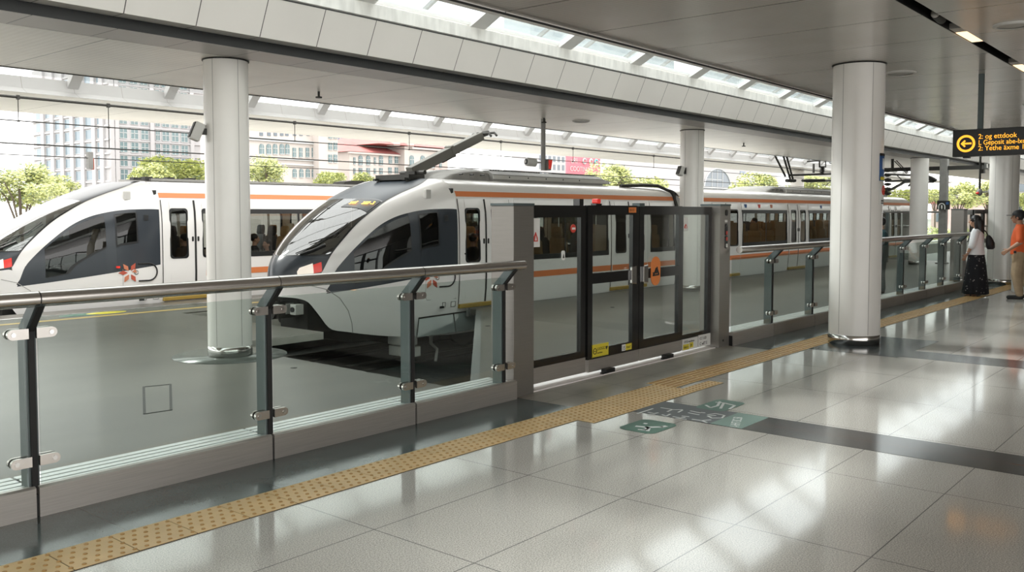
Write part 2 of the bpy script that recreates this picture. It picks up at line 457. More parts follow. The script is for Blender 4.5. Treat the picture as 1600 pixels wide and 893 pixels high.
# beam between the skylight and the train canopy
Pf = [(8.16, 3.28), (8.16, 3.385), (7.97, 3.385), (7.80, 3.765)]
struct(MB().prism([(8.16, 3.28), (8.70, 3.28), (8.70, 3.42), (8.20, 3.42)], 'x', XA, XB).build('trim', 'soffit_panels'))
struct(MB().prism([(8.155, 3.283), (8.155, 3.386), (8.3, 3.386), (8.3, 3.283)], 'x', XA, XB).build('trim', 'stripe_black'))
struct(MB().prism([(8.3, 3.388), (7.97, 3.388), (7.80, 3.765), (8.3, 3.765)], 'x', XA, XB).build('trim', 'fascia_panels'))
struct(MB().prism([(7.815, 3.772), (7.79, 3.785), (7.79, 3.935), (7.90, 3.945), (8.4, 3.945), (8.4, 3.772)], 'x', XA, XB).build('trim', 'rim_concrete'))
struct(MB().box(XA, XB, 7.80, 7.83, 3.760, 3.774).build('trim', 'dark_gap'))
# train canopy
struct(MB().prism([(8.69, 3.28), (11.22, 3.28), (11.24, 3.31), (11.24, 3.42), (8.4, 3.9), (8.4, 3.6)], 'x', XA, XB).build('ceiling', 'canopy_cream'))
struct(MB().box(XA, XB, 11.215, 11.245, 3.272, 3.284).build('trim', 'dark_gap'))
# far canopy
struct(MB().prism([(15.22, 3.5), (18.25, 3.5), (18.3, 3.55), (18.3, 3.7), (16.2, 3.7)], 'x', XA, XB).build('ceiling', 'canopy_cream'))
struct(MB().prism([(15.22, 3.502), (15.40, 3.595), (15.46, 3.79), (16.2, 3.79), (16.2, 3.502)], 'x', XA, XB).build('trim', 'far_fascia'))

# skylight: glass panes lying on sloped bars
def sky_bars(xs, y0, z0, y1, z1, w, h, lab):
    for x in xs:
        mb = MB().bar((x, y0, z0), (x, y1, z1), w, h)
        mb.prism([(y0-0.03, z0-0.16), (y0+0.04*(1 if y1 > y0 else -1)+0.0, z0-0.16), (y0+(y1-y0)*.16, z0+(z1-z0)*.16), (y0, z0+.02)], 'x', x-w*.35, x+w*.35)
        struct(mb.build('trim', 'bar_white'))
SX = [6.76+1.86*k for k in range(-10, 27)]
for x in SX:
    struct(MB().bar((x, 7.86, 3.93), (x, 5.36, 5.20), 0.27, 0.06).build('trim', 'bar_white'))
sl = Vector((0, -2.5, 1.27)).normalized(); up = Vector((0, 1.27, 2.5)).normalized()
for i in range(len(SX)-1):
    xm = (SX[i]+SX[i+1])/2
    struct(MB().obox((xm, 6.61, 4.60), (0.93, 0, 0), sl*1.40, up*0.006).build('window_%d' % (i+1), 'sky_glass'))
struct(MB().bar((XA, 7.83, 3.985), (XB, 7.83, 3.985), 0.05, 0.06).build('trim', 'bar_white'))
mat('bracket_white', (0.40, 0.395, 0.385), 0.5)
BX = [6.98+1.72*k for k in range(-12, 27)]
for x in BX:
    mb = MB().bar((x, 15.5, 3.78), (x, 11.4, 5.87), 0.07, 0.07)
    mb.prism([(15.47, 3.66), (15.42, 3.66), (15.05, 4.02), (15.40, 3.86)], 'x', x-0.09, x+0.09)
    struct(mb.build('trim', 'bracket_white'))

q0, q1 = Vector((0, 15.46, 3.83)), Vector((0, 11.35, 5.93)); dq = (q1-q0).normalized(); nq = Vector((0, dq.z, -dq.y))
for i in range(len(BX)-1):
    xm = (BX[i]+BX[i+1])/2; c_ = (q0+q1)/2
    struct(MB().obox((xm, c_.y, c_.z), (0.85, 0, 0), dq*((q1-q0).length/2), nq*0.006).build('window_%d' % (i+60), 'far_sky_glass'))
# ================================================================ COLUMNS
def column(x, y, r, top, label, seam=True, plate=False, ring=True):
    t = thing('column', label, 'column', (x, y, 0)); t['kind'] = 'thing'
    MB().lathe([(r, 0.10), (r, top-0.012)], (x, y, 0), 48).build('shaft', 'white_enamel', t)
    if ring:
        MB().lathe([(0.0, 0.0), (r+0.004, 0.0), (r+0.004, 0.115), (r, 0.118)], (x, y, 0), 48).build('base_ring', 'steel_polished', t)
    MB().lathe([(r+0.012, top-0.014), (r+0.012, top), (r-0.02, top), (r-0.02, top-0.014), (r+0.012, top-0.014)], (x, y, 0), 48).build('collar', 'dark_gap', t)
    if seam:
        a0 = math.atan2(-y, -x)
        for a in (a0+0.55, a0-0.62):
            px, py = x+r*cos(a), y+r*sin(a)
            MB().obox((px, py, (top+.12)/2), Vector((-sin(a), cos(a), 0))*0.003, Vector((cos(a), sin(a), 0))*0.0008, (0, 0, (top-.14)/2)).build('seam', 'column_seam', t)
    if plate:
        MB().lathe([(0, 0.0), (0.62, 0.0), (0.62, 0.004), (0, 0.004)], (x, y, 0), 64).build('floor_plate', 'plate_steel', t)
    return t
column(5.72, 8.93, 0.24, 3.28, 'round white column at left standing on a floor disc in front of the far train', plate=True)
column(16.63, 9.13, 0.24, 3.28, 'round white column rising just behind the black framed platform doors')
NEAR_COL = (11.22, 3.90)
column(11.22, 3.90, 0.30, 3.39, 'broad white column standing in the polished hall floor with signs on its far side')
column(22.6, 4.6, 0.30, 3.39, 'broad white column at the right edge behind the woman and the man')
column(29.5, 8.35, 0.26, 3.28, 'round white column past the end of the middle train beside the square mast', seam=False)
column(39.3, 16.3, 0.29, 3.5, 'round white column beyond the middle train under the angled overhead line arms', seam=False)

# ================================================================ GUARDRAIL
def guardrail(xs, x0, x1, label, gaps, end0=0.0, end1=0.0):
    """xs = post positions along the hall edge"""
    t = thing('glass_guardrail', label, 'guardrail', ((x0+x1)/2, 5.0, 0))
    ed = [x0]+[a for a in xs if x0 < a < x1 and a in gaps]+[x1]
    for a, b in zip(ed[:-1], ed[1:]):
        MB().prism([(4.915, 0.0), (5.0, 0.0), (5.0, 0.155), (4.93, 0.165), (4.915, 0.155)], 'x', a+.008, b-.008).build('base_panel', 'steel_brushed', t)
        mb = MB()
        mb.box(a+.008, b-.008, 5.0, 5.27, 0.0, 0.135, 1)
        for k in range(4):
            mb.box(a+.008, b-.008, 4.985+0.07*k, 5.04+0.07*k, 0.13, 0.152)
        mb.build('ribbed_sill', ['alu_sill', 'rubber'], t, bevel=0.004)
    MB().box(x0, x1, 4.925, 5.25, 0, 0.12).build('core', 'rubber', t)
    for x in xs:
        p = MB().prism([(4.955, .15), (5.055, .15), (5.055, .985), (4.90, 1.135), (4.815, 1.135), (4.955, .985)], 'x', x-.026, x+.026)
        p.prism([(4.945, .15), (4.957, .15), (4.957, .985), (4.83, 1.12), (4.812, 1.12), (4.945, .98)], 'x', x-.016, x+.016, 1)
        po = p.build('post', ['post_grey', 'rubber'], t)
        for z in (0.972, 0.298):
            for sgn in (-1, 1):
                xe = x+sgn*0.125
                if not (x0-.05 <= xe <= x1+.05): continue
                pts = []
                for i in range(9):
                    a = -PI/2+PI*i/8
                    pts.append((xe-sgn*.027+sgn*.027*cos(a), z+.027*sin(a)))
                pts += [(x+sgn*.02, z+.027), (x+sgn*.02, z-.027)]
                MB().prism(pts, 'y', 4.925, 4.945).prism(pts, 'y', 4.965, 4.985).build('clamp', 'rail_steel', po)
                MB().cyl((xe-sgn*.03, 4.921, z), (xe-sgn*.03, 4.926, z), 0.012, 14).build('clamp_bolt', 'steel_polished', po)
    ends = [x0+end0]+list(xs)+[x1-end1]
    for a, b in zip(ends[:-1], ends[1:]):
        if b-a < 0.25: continue
        MB().box(a+.035, b-.035, 4.948, 4.962, 0.16, 1.055).build('glass_panel', 'rail_glass', t)
    cuts = [x0]+[a for a in xs if a in gaps and a-x0 > .3]+[x1]
    for a, b in zip(cuts[:-1], cuts[1:]):
        MB().cyl((a+.003, 4.85, 1.157), (b-.003, 4.85, 1.157), 0.041, 28).build('handrail', 'rail_steel', t)
    MB().cyl((x0+.01, 4.85, 1.157), (x1-.01, 4.85, 1.157), 0.036, 20).build('handrail_core', 'rubber', t)
    return t
guardrail([-2.42, -0.95, 0.52, 1.99, 3.455, 4.735, 5.80], -3.5, 5.94, 'long glass guardrail with round steel handrail in the left foreground', [-2.42, -0.95, 0.52, 1.99, 3.455, 4.735])
guardrail([11.19, 12.55, 13.92, 15.30, 16.67, 17.99, 19.22, 20.45], 10.0, 20.72, 'glass guardrail running behind the broad white column to the woman in the skirt', [11.19, 12.55, 13.92, 15.30, 16.67, 17.99, 19.22])

# ================================================================ PLATFORM DOORS
def platform_doors(X, label, detail=True):
    """X = left edge of the left pillar"""
    t = thing('platform_screen_door', label, 'platform door', (X+2.0, 5.08, 0))
    o = X-5.944
    def pl(name, x0, x1, y0, y1, top):
        p = MB().box(x0+o, x1+o, y0, y1, 0, top).build(name, 'pillar_steel', t, bevel=0.004)
        MB().box(x0+o-.004, x1+o+.004, y0-.004, y1+.004, top, top+.022).build('pillar_cap', 'post_grey', p)
        return p
    pl('pillar', 5.944, 6.225, 4.965, 5.22, 1.66)
    rp = pl('pillar', 9.735, 10.00, 4.965, 5.22, 1.68)
    if detail:
        for z, m_, hh in ((1.60, 'ink', .035), (1.40, 'frame_black', .07), (1.25, 'frame_black', .075)):
            MB().prism(rrect(9.885+o, z, .028, hh, .02), 'y', 4.955, 4.967).build('control_panel', m_, rp, bevel=.002)
        for z, m_ in ((1.36, 'red_mark'), (1.29, 'red_mark'), (1.21, 'paper')):
            MB().prism(rrect(9.885+o, z, .018, .022, .008), 'y', 4.950, 4.957).build('button', m_, rp)
        MB().prism(rrect(9.88+o, 1.50, .03, .014, .006), 'y', 4.960, 4.967).build('plate', 'paper', rp)
        MB().cyl((9.84+o, 4.958, .08), (9.84+o, 4.967, .08), .013, 12).build('floor_bolt', 'ink', rp)
    def leaf(name, x0, x1, gx0, gx1, gz0, gz1, zt, zb, kick, mid=None, y=5.06):
        p = MB()
        p.box(x0+o, gx0+o, y, y+.045, zb, zt); p.box(gx1+o, x1+o, y, y+.045, zb, zt)
        p.box(gx0+o, gx1+o, y, y+.045, gz1, zt); p.box(gx0+o, gx1+o, y, y+.045, zb, gz0)
        if mid: p.box(gx0+o, gx1+o, y, y+.045, mid[0], mid[1])
        L = p.build(name, 'frame_black', t)
        if mid:
            MB().box(gx0+o, gx1+o, y+.02, y+.028, gz0, mid[0]).build('glass', 'door_glass', L)
            MB().box(gx0+o, gx1+o, y+.02, y+.028, mid[1], gz1).build('glass', 'door_glass', L)
        else:
            MB().box(gx0+o, gx1+o, y+.02, y+.028, gz0, gz1).build('glass', 'door_glass', L)
        MB().box(x0+o+.004, x1+o-.004, y-.006, y+.04, kick, zb).build('kick_plate', 'steel_brushed', L, bevel=.003)
        return L
    a = leaf('fixed_panel', 6.23, 7.165, 6.285, 7.085, .262, 1.556, 1.668, .195, .048, y=5.075)
    b = leaf('door_leaf', 7.185, 8.105, 7.262, 7.985, .262, 1.578, 1.672, .165, .042, (.905, 1.007))
    c = leaf('door_leaf', 8.115, 9.005, 8.205, 8.935, .262, 1.578, 1.672, .165, .042, (.905, 1.007))
    e = leaf('fixed_panel', 9.02, 9.732, 9.065, 9.655, .215, 1.575, 1.668, .165, .042, y=5.075)
    if not detail: return t
    # meeting handles
    for L, xh, sg in ((b, 7.985, 1), (c, 8.215, -1)):
        MB().prism([(xh+o-.045, .87), (xh+o+.045, .86), (xh+o+.045, 1.05), (xh+o-.045, 1.04)], 'y', 5.035, 5.062).build('handle', 'steel_polished', L, bevel=.006)
    # orange sticker with a black pictogram
    st = MB().prism(rrect(8.435+o, .975, .095, .155, .093, 12), 'y', 5.052, 5.058).build('sticker', 'orange_sticker', c)
    mb = MB()
    for k, (dx, dz) in enumerate(((-.05, -.01), (-.02, .02), (.0, .01), (.025, .03), (.05, .0))):
        mb.cap((8.435+o+dx, 5.05, .945+dz), (8.435+o+dx*.5+.01, 5.05, .985+dz), .010, .007, 8)
    mb.bar((8.37+o, 5.05, .93), (8.50+o, 5.05, .935), .004, .018)
    mb.bar((8.37+o, 5.05, .955), (8.49+o, 5.05, .962), .004, .014)
    mb.build('pictogram', 'ink', c)
    # labels on the leaves
    lb = MB().box(7.255+o, 7.535+o, 5.052, 5.056, .175, .305).build('warning_label', 'yellow_label', b)
    MB().tube([(7.295+o+.028*cos(q*PI/8), 5.05, .240+.028*sin(q*PI/8)) for q in range(17)], .004, 6).bar((7.28+o, 5.05, .24), (7.31+o, 5.05, .24), .003, .006).prism([(7.50+o, .235), (7.52+o, .27), (7.48+o, .27)], 'y', 5.049, 5.052).build('pictogram', 'ink', b)
    text('lettering', 'LUOGC-L', .040, (7.335+o, 5.051, .245), (1, 0, 0), (0, 0, 1), 'ink', b)
    text('lettering', 'ensedenec', .022, (7.335+o, 5.051, .212), (1, 0, 0), (0, 0, 1), 'ink', b)
    MB().box(7.255+o, 7.535+o, 5.050, 5.053, .172, .182).build('label_band', 'ink', b)
    MB().box(7.855+o, 7.965+o, 5.052, 5.056, .185, .250).build('number_label', 'yellow_label', b)
    MB().box(7.785+o, 7.85+o, 5.052, 5.056, .185, .250).build('number_label', 'paper', b)
    text('lettering', '1S', .055, (7.79+o, 5.051, .195), (1, 0, 0), (0, 0, 1), 'ink', b)
    text('lettering', 'FHAT', .034, (7.862+o, 5.051, .203), (1, 0, 0), (0, 0, 1), 'ink', b)
    # notices on the right fixed panel
    MB().box(9.05+o, 9.40+o, 5.062, 5.068, .035, .165).build('notice', 'paper', e)
    MB().box(9.42+o, 9.71+o, 5.062, 5.068, .035, .175).build('notice', 'paper', e)
    text('lettering', 'OTGI nundoton', .036, (9.08+o, 5.061, .120), (1, 0, 0), (0, 0, 1), 'ink', e)
    MB().box(9.06+o, 9.19+o, 5.058, 5.063, .045, .105).box(9.21+o, 9.29+o, 5.058, 5.063, .055, .115).build('yellow_strip', 'yellow_label', e)
    text('lettering', 'KEECO', .032, (9.068+o, 5.057, .060), (1, 0, 0), (0, 0, 1), 'ink', e)
    text('lettering', 'E9', .04, (9.218+o, 5.057, .068), (1, 0, 0), (0, 0, 1), 'ink', e)
    text('lettering', 'CC S LID', .042, (9.445+o, 5.061, .120), (1, 0, 0), (0, 0, 1), 'ink', e)
    text('lettering', 'C wET E', .05, (9.45+o, 5.061, .055), (1, 0, 0), (0, 0, 1), 'ink', e)
    # notices behind the glass
    for L, x, z, w, h in ((a, 6.40, 1.42, .065, .13), (e, 9.135, 1.47, .055, .075)):
        MB().box(x-w+o, x+w+o, 5.088, 5.092, z-h, z+h).build('notice', 'paper', L)
        MB().prism([(x-.03+o, z-h*.62), (x+.03+o, z-h*.62), (x+.028+o, z-h*.35), (x+o, z+h*.05), (x-.028+o, z-h*.35)], 'y', 5.083, 5.089).build('pictogram', 'red_mark', L)
        MB().prism([(x-.014+o, z-h*.54), (x+.014+o, z-h*.54), (x+o, z-h*.2)], 'y', 5.081, 5.084).build('pictogram_core', 'paper', L)
    MB().cyl((6.98+o, 5.086, 1.45), (6.98+o, 5.093, 1.45), .04, 20).build('round_sticker', 'red_mark', a)
    MB().box(6.955+o, 7.005+o, 5.083, 5.088, 1.44, 1.46).build('sticker_bar', 'paper', a)
    MB().prism(rrect(6.82+o, 1.20, .026, .045, .02), 'y', 5.085, 5.091).build('round_sticker', 'paper', a)
    MB().prism([(6.808+o, 1.175), (6.832+o, 1.175), (6.82+o, 1.215)], 'y', 5.082, 5.086).build('sticker_mark', 'ink', a)
    # header bits
    MB().box(7.02+o, 7.085+o, 5.045, 5.12, 1.668, 1.73).build('sensor', 'frame_black', t)
    lm = MB().box(7.30+o, 7.40+o, 5.05, 5.11, 1.672, 1.69).build('lamp_base', 'frame_black', t)
    MB().prism(rrect(7.35+o, 1.712, .03, .024, .015), 'y', 5.045, 5.115).build('lamp', 'lamp_red', lm, bevel=.006)
    MB().box(7.90+o, 8.035+o, 5.052, 5.058, 1.60, 1.655).build('door_number', 'orange_sticker', b)
    text('lettering', '0113', .04, (7.915+o, 5.051, 1.613), (1, 0, 0), (0, 0, 1), 'ink', b)
    MB().box(8.065+o, 8.165+o, 5.03, 5.12, 1.665, 1.70).build('latch_cover', 'post_grey', t)
    for x in (7.50, 8.66):
        MB().box(x+o-.10, x+o+.06, 4.985, 5.05, .012, .055).box(x+o-.15, x+o-.08, 4.99, 5.03, .012, .028).build('floor_guide', 'ink', t, bevel=.006)
    return t
platform_doors(5.944, 'half height platform doors with black frames and steel pillars in the middle of the picture')
platform_doors(20.75, 'distant half height platform doors between the woman and the right edge column', detail=False)

# ================================================================ TACTILE PAVING
def tactile(x0, x1, y0, y1, label, domes=True, dx=.06, upto=None):
    mb = MB()
    n = round((x1-x0)/.3)
    for i in range(n):
        a = x0+(x1-x0)*i/n; b = x0+(x1-x0)*(i+1)/n
        mb.box(a+.003, b-.003, y0, y1, 0, .005)
    mb.box(x0, x1, y0-.004, y1+.004, 0, .002, 2)
    rows = max(2, round((y1-y0)/.06))
    if domes:
        k = 0; x = x0+.035
        while x < min(x1, upto or x1):
            for r in range(rows):
                y = y0+(r+.5)*(y1-y0)/rows
                xx = x+(.03 if r % 2 else 0)
                vs = []
                for rr, z in ((.012, .005), (.0085, .0095)):
                    vs += [(xx+rr*cos(q*PI/4), y+rr*sin(q*PI/4), z) for q in range(8)]
                mb.add(vs, [(q, (q+1) % 8, 8+(q+1) % 8, 8+q) for q in range(8)]+[tuple(range(8, 16))], 1)
            x += dx
    else:
        for r in range(rows):
            y = y0+(r+.5)*(y1-y0)/rows
            for i in range(n):
                a = x0+(x1-x0)*i/n
                mb.box(a+.02, a+.28, y-.012, y+.012, .005, .0095, 1)
    return tag(mb.build('tactile_paving', ['tactile_tan', 'tactile_dome', 'dark_gap']), label, 'tactile paving')
tactile(-1.55, 7.25, 4.055, 4.355, 'long tan dotted tactile strip beside the foreground guardrail')
tactile(5.62, 7.75, 3.90, 4.052, 'short tan dotted tactile strip widening the path before the platform doors')
tactile(7.255, 26.5, 4.13, 4.44, 'tan ribbed tactile strip leading past the broad column to the woman', domes=False)

# ================================================================ FLOOR GRAPHICS
def fl(u, v): p = at(u, v, 2, 0); return (p.x, p.y)
def stroke(mb, pts, w, z0=.0024, z1=.0032, mi=0):
    P = [Vector((x, y, 0)) for x, y in pts]
    for a, b in zip(P[:-1], P[1:]):
        d = (b-a); L = d.length; d.normalize(); s_ = Vector((-d.y, d.x, 0))
        mb.obox((a+b)/2+Vector((0, 0, (z0+z1)/2)), d*(L/2+w*.3), s_*(w/2), Vector((0, 0, (z1-z0)/2)), mi)
def decal(name, label, cat, cx, cy, hx, hy, m):
    t = thing(name, label, cat, (cx, cy, 0))
    MB().prism(rrect(cx, cy, hx, hy, min(hx, hy)*.45), 'z', .0016, .0024).build('backing', m, t)
    return t
t = decal('floor_decal', 'rounded green floor decal with white seat symbol nearest the broad column', 'floor marking', 6.83, 3.46, .22, .13, 'green_decal')
mb = MB()
for s_ in ([(1103, 633), (1110, 637), (1121, 634), (1125, 627.5)], [(1119, 628.5), (1131, 629.5), (1126, 638)], [(1131, 629.5), (1148, 633.5), (1140, 639)]):
    stroke(mb, [fl(*p) for p in s_], .022)
mb.build('pictogram', 'decal_white', t)
t = decal('floor_decal', 'rounded green floor decal with white figure symbol nearest the dotted strip', 'floor marking', 5.80, 3.53, .20, .155, 'green_decal')
mb = MB()
for s_, w in (([(995, 666), (1010, 667.5), (1034, 667), (1040, 666)], .035), ([(1008, 662), (1009, 661.5)], .03), ([(1005, 672), (1014, 668), (1012, 673)], .028), ([(998, 671), (1012, 671.5)], .022)):
    stroke(mb, [fl(*p) for p in s_], w)
mb.build('pictogram', 'decal_white', t)
t = thing('floor_decal', 'dark grey floor lettering panel with teal end in front of the platform doors', 'floor marking', (6.42, 3.45, 0))
MB().prism([(6.18, 3.94), (6.66, 3.94), (6.66, 3.22), (6.18, 3.22)], 'z', .0016, .0021).build('backing', 'decal_grey', t)
MB().prism([(6.18, 3.22), (6.66, 3.22), (6.66, 2.96), (6.18, 2.96)], 'z', .0016, .0022).build('backing', 'teal_decal', t)
mb = MB()
for s_ in ([(1033, 637), (1052, 640), (1066, 640)], [(1050, 640), (1043, 643)], [(1066, 641), (1060, 644)],
           [(1079, 642), (1094, 645)], [(1076, 645), (1092, 648)], [(1096, 644.5), (1101, 645)],
           [(1106, 648), (1118, 646), (1132, 649), (1128, 653), (1112, 653), (1106, 650), (1118, 649)],
           [(1013, 644), (1022, 646), (1028, 645)], [(1012, 647), (1023, 648)], [(1035, 648), (1041, 650), (1047, 647)], [(1052, 651), (1063, 653), (1070, 652)], [(1056, 654), (1072, 655)], [(1066, 650), (1076, 651)],
           [(1082, 655), (1096, 657), (1110, 656)], [(1096, 657), (1104, 660)], [(996, 646), (1020, 638.5)]):
    stroke(mb, [fl(*p) for p in s_], .016)
mb.build('lettering', 'decal_white', t)
text('lettering', '1-HHT BC.58', .10, (6.20, 2.99, .0026), (0.93, 0.36, 0), (-.36, .93, 0), 'decal_white', t, ext=.0003, sx=.62)
# access hatch, studs and oval on the far platform
def hatch():
    P = [Vector((4.15, 7.90, 0)), Vector((4.375, 7.83, 0)), Vector((3.80, 6.80, 0)), Vector((3.59, 6.83, 0))]
    mb = MB()
    for i in range(4):
        stroke(mb, [tuple(P[i][:2]), tuple(P[(i+1) % 4][:2])], .022, 0.0, .003)
    return tag(mb.build('floor_hatch', 'ink'), 'thin dark outlined access hatch in the grey platform floor behind the guardrail', 'hatch')
hatch()
for (u, v), w in (((459, 574.5), 'beside the track end near the guardrail post'), ((762, 509), 'near the yellow train step'), ((957, 480), 'seen through the platform door leaf')):
    p = at(u, v, 2, 0)
    tag(MB().lathe([(0, 0), (.035, 0), (.035, .004), (.02, .006), (0, .006)], (p.x, p.y, 0), 16).build('floor_stud', 'ink'), 'small round dark floor stud %s' % w, 'floor stud')
p = at(152, 489.5, 2, 0)
t = thing('floor_decal', 'oval green and yellow floor decal beyond the yellow line of the far train', 'floor marking', (p.x, p.y, 0))
MB().lathe([(0, .0), (.34, .0), (.34, .002), (0, .002)], (p.x-.25, p.y, 0), 32, sy=.5).build('backing', 'green_decal', t)
MB().lathe([(0, .0), (.32, .0), (.32, .003), (0, .003)], (p.x+.15, p.y, 0), 32, sy=.5).build('disc', 'yellow_label', t)
# ================================================================ TRAINS
TA, TB, HA, HB, NL, TOP, N0, ZW = 1.15, 1.75, 1.6, 1.6, 2.7, 2.18, 2.4, 0.58
HWM = 1.35
def Tz(s): u = min(max(s/NL, 0), 1); return ZW+(TOP-ZW)*(1-(1-u)**TA)**(1/TB)
def hwid(s): u = min(max(s/NL, 0), 1); return HWM*(1-(1-u)**HA)**(1/HB)
def Nn(s): return N0+(6-N0)*min(max(s/NL, 0), 1)**1.3
def lerp(tab, s):
    if s <= tab[0][0]: return tab[0][1]
    for (a, va), (b, vb) in zip(tab[:-1], tab[1:]):
        if s <= b:
            t = (s-a)/(b-a); return va+(vb-va)*t
    return tab[-1][1]
def smooth_tab(tab):
    """Catmull-Rom refinement of a border table"""
    out = []
    for i in range(len(tab)-1):
        p0 = tab[max(i-1, 0)]; p1 = tab[i]; p2 = tab[i+1]; p3 = tab[min(i+2, len(tab)-1)]
        for k in range(6):
            t = k/6
            m1 = (p2[1]-p0[1])/max(p2[0]-p0[0], 1e-6)*(p2[0]-p1[0]); m2 = (p3[1]-p1[1])/max(p3[0]-p1[0], 1e-6)*(p2[0]-p1[0])
            out.append((p1[0]+(p2[0]-p1[0])*t, (2*t**3-3*t**2+1)*p1[1]+(t**3-2*t**2+t)*m1+(-2*t**3+3*t**2)*p2[1]+(t**3-t**2)*m2))
    return out+[tab[-1]]
def th_of_z(s, z):
    T = Tz(s)
    if z <= ZW: return z-ZW
    if z >= T: return PI/2
    return math.asin(((z-ZW)/(T-ZW))**(Nn(s)/2))
W_E = smooth_tab([(.494, .10), (.633, .40), (.836, .64), (1.097, .87), (1.371, 1.02), (1.65, 1.15), (1.944, 1.22), (2.304, 1.28), (2.7, 1.47)])
W_U = smooth_tab([(.55, -.205), (.62, .0), (.70, .12), (.95, .34), (1.3, .55), (1.58, .605), (1.86, .565), (2.1, .5), (2.4, .40), (2.7, .31)])
W_B = smooth_tab([(0, .34), (.31, .27), (.45, .07), (.6, -.157), (.82, -.225), (1.4, -.33), (2.0, -.39), (2.7, -.42)])
def wE(s): return lerp(W_E, s)
def wU(s): return lerp(W_U, s)
def wL(s): return th_of_z(s, .375+.14*(s-.55))
def wB(s): return lerp(W_B, s)-ZW
def wM(s):  # upper limit of the lower white body in front of the side window
    if s < .494: return .06
    if s < .55: return .06+(-.205-.06)*(s-.494)/.056
    return wL(s)
def frange(a, b, n): return [a+(b-a)*i/n for i in range(n+1)]

class Cab:
    """one train on a track centred at yc; X0 = nose tip"""
    def __init__(s, X0, yc): s.X0, s.yc = X0, yc
    def pt(s, sx, w, side, off=0.0):
        N = Nn(sx); h = hwid(sx)
        if w < 0:
            z = ZW+w; k = min(max(-w, 0), 1); y = h*(1-.10*k*k)
        else:
            c, q = max(cos(w), 0), sin(w); T = Tz(sx)
            y = h*c**(2/N); z = ZW+(T-ZW)*q**(2/N)
        p = Vector((s.X0+sx, s.yc+side*y, z))
        if off:
            e = 1e-3
            a = s.pt(sx+e, w, side)-s.pt(max(sx-e, 0), w, side); b = s.pt(sx, w+e, side)-s.pt(sx, w-e, side)
            n = a.cross(b)*(-side)
            if n.length > 1e-9: p = p+n.normalized()*off
        return p
    def patch(s, mb, ss, wa, wb, nv=8, mi=0, off=0.0, sides=(-1, 1)):
        for sd in sides:
            vs = []
            for sx in ss:
                a, b = wa(sx), wb(sx)
                for j in range(nv+1): vs.append(s.pt(sx, a+(b-a)*j/nv, sd, off))
            n = nv+1; fs = []
            for i in range(len(ss)-1):
                for j in range(nv):
                    q = (i*n+j, (i+1)*n+j, (i+1)*n+j+1, i*n+j+1)
                    fs.append(q if sd < 0 else q[::-1])
            mb.add(vs, fs, mi, True)
        return mb
    def yz(s, z, off=0.0):
        """half width of the straight body at height z"""
        if z < ZW: k = min(ZW-z, 1); return HWM*(1-.10*k*k)+off
        t = min((z-ZW)/(TOP-ZW), 1)
        return HWM*max(1-t**6, 0)**(1/6)+off
    def side(s, mb, x0, x1, z0, z1, sd, off=0.0, mi=0, nz=8):
        vs = []
        for i in range(nz+1):
            z = z0+(z1-z0)*i/nz
            for x in (x0, x1): vs.append((x, s.yc+sd*s.yz(z, off), z))
        fs = [((2*i, 2*i+1, 2*i+3, 2*i+2) if sd < 0 else (2*i, 2*i+2, 2*i+3, 2*i+1)) for i in range(nz)]
        return mb.add(vs, fs, mi, True)
    def ring(s, mb, x0, x1, z0, z1, r_in, mx, mz, r_out, sd, off, mi=0):
        a, b = (x1-x0)/2, (z1-z0)/2; cx, cz = (x0+x1)/2, (z0+z1)/2
        I = rrect(cx, cz, a, b, r_in); O = rrect(cx, cz, a+mx, b+mz, r_out); n = len(I)
        f = lambda p, o: (p[0], s.yc+sd*s.yz(p[1], o), p[1])
        vs = [f(p, off) for p in I]+[f(p, off) for p in O]+[f(p, off-.03) for p in I]+[f(p, off-.015) for p in O]
        fs = []
        for i in range(n):
            j = (i+1) % n
            fs += [(i, j, n+j, n+i), (i, 2*n+i, 2*n+j, j), (n+i, n+j, 3*n+j, 3*n+i)]
        return mb.add(vs, fs, mi)

def body_with_holes(cab, mb, x0, x1, zb, zt, holes, sd):
    xs = sorted({x0, x1}|{h[0] for h in holes}|{h[1] for h in holes})
    for a, b in zip(xs[:-1], xs[1:]):
        hs = sorted([(h[2], h[3]) for h in holes if h[0] <= a+1e-6 and h[1] >= b-1e-6])
        z = zb
        for h0, h1 in hs:
            if h0 > z: cab.side(mb, a, b, z, h0, sd)
            z = h1
        if z < zt: cab.side(mb, a, b, z, zt, sd)

def make_seat():
    mb = MB()
    mb.rings([(0, 0, .40, .20, .19), (0, 0, .42, .22, .21), (0, 0, .48, .22, .21), (0, 0, .50, .19, .18)], 20, 0, pw=4)
    mb.rings([(.19, 0, .44, .045, .20), (.20, 0, .50, .055, .22), (.24, 0, .95, .05, .21), (.26, 0, 1.02, .03, .17)], 20, 0, pw=3.5)
    mb.rings([(.265, 0, 1.01, .03, .10), (.27, 0, 1.05, .05, .13), (.285, 0, 1.20, .045, .12), (.29, 0, 1.23, .02, .09)], 16, 0, pw=3)
    mb.box(-.03, .03, -.03, .03, 0, .41, 1); mb.box(-.15, .15, -.14, .14, 0, .02, 1)
    return mb
SEAT = {}
def put_seat(root, x, y, z, rz, m):
    if m not in SEAT:
        o = make_seat().build('seat', [m, 'iron'], root, local=True); SEAT[m] = o.data
    else:
        o = bpy.data.objects.new('seat', SEAT[m]); COL.objects.link(o); o.parent = root
    w = wloc(root); o.location = (x-w.x, y-w.y, z-w.z); o.rotation_euler = (0, 0, rz)
    return o

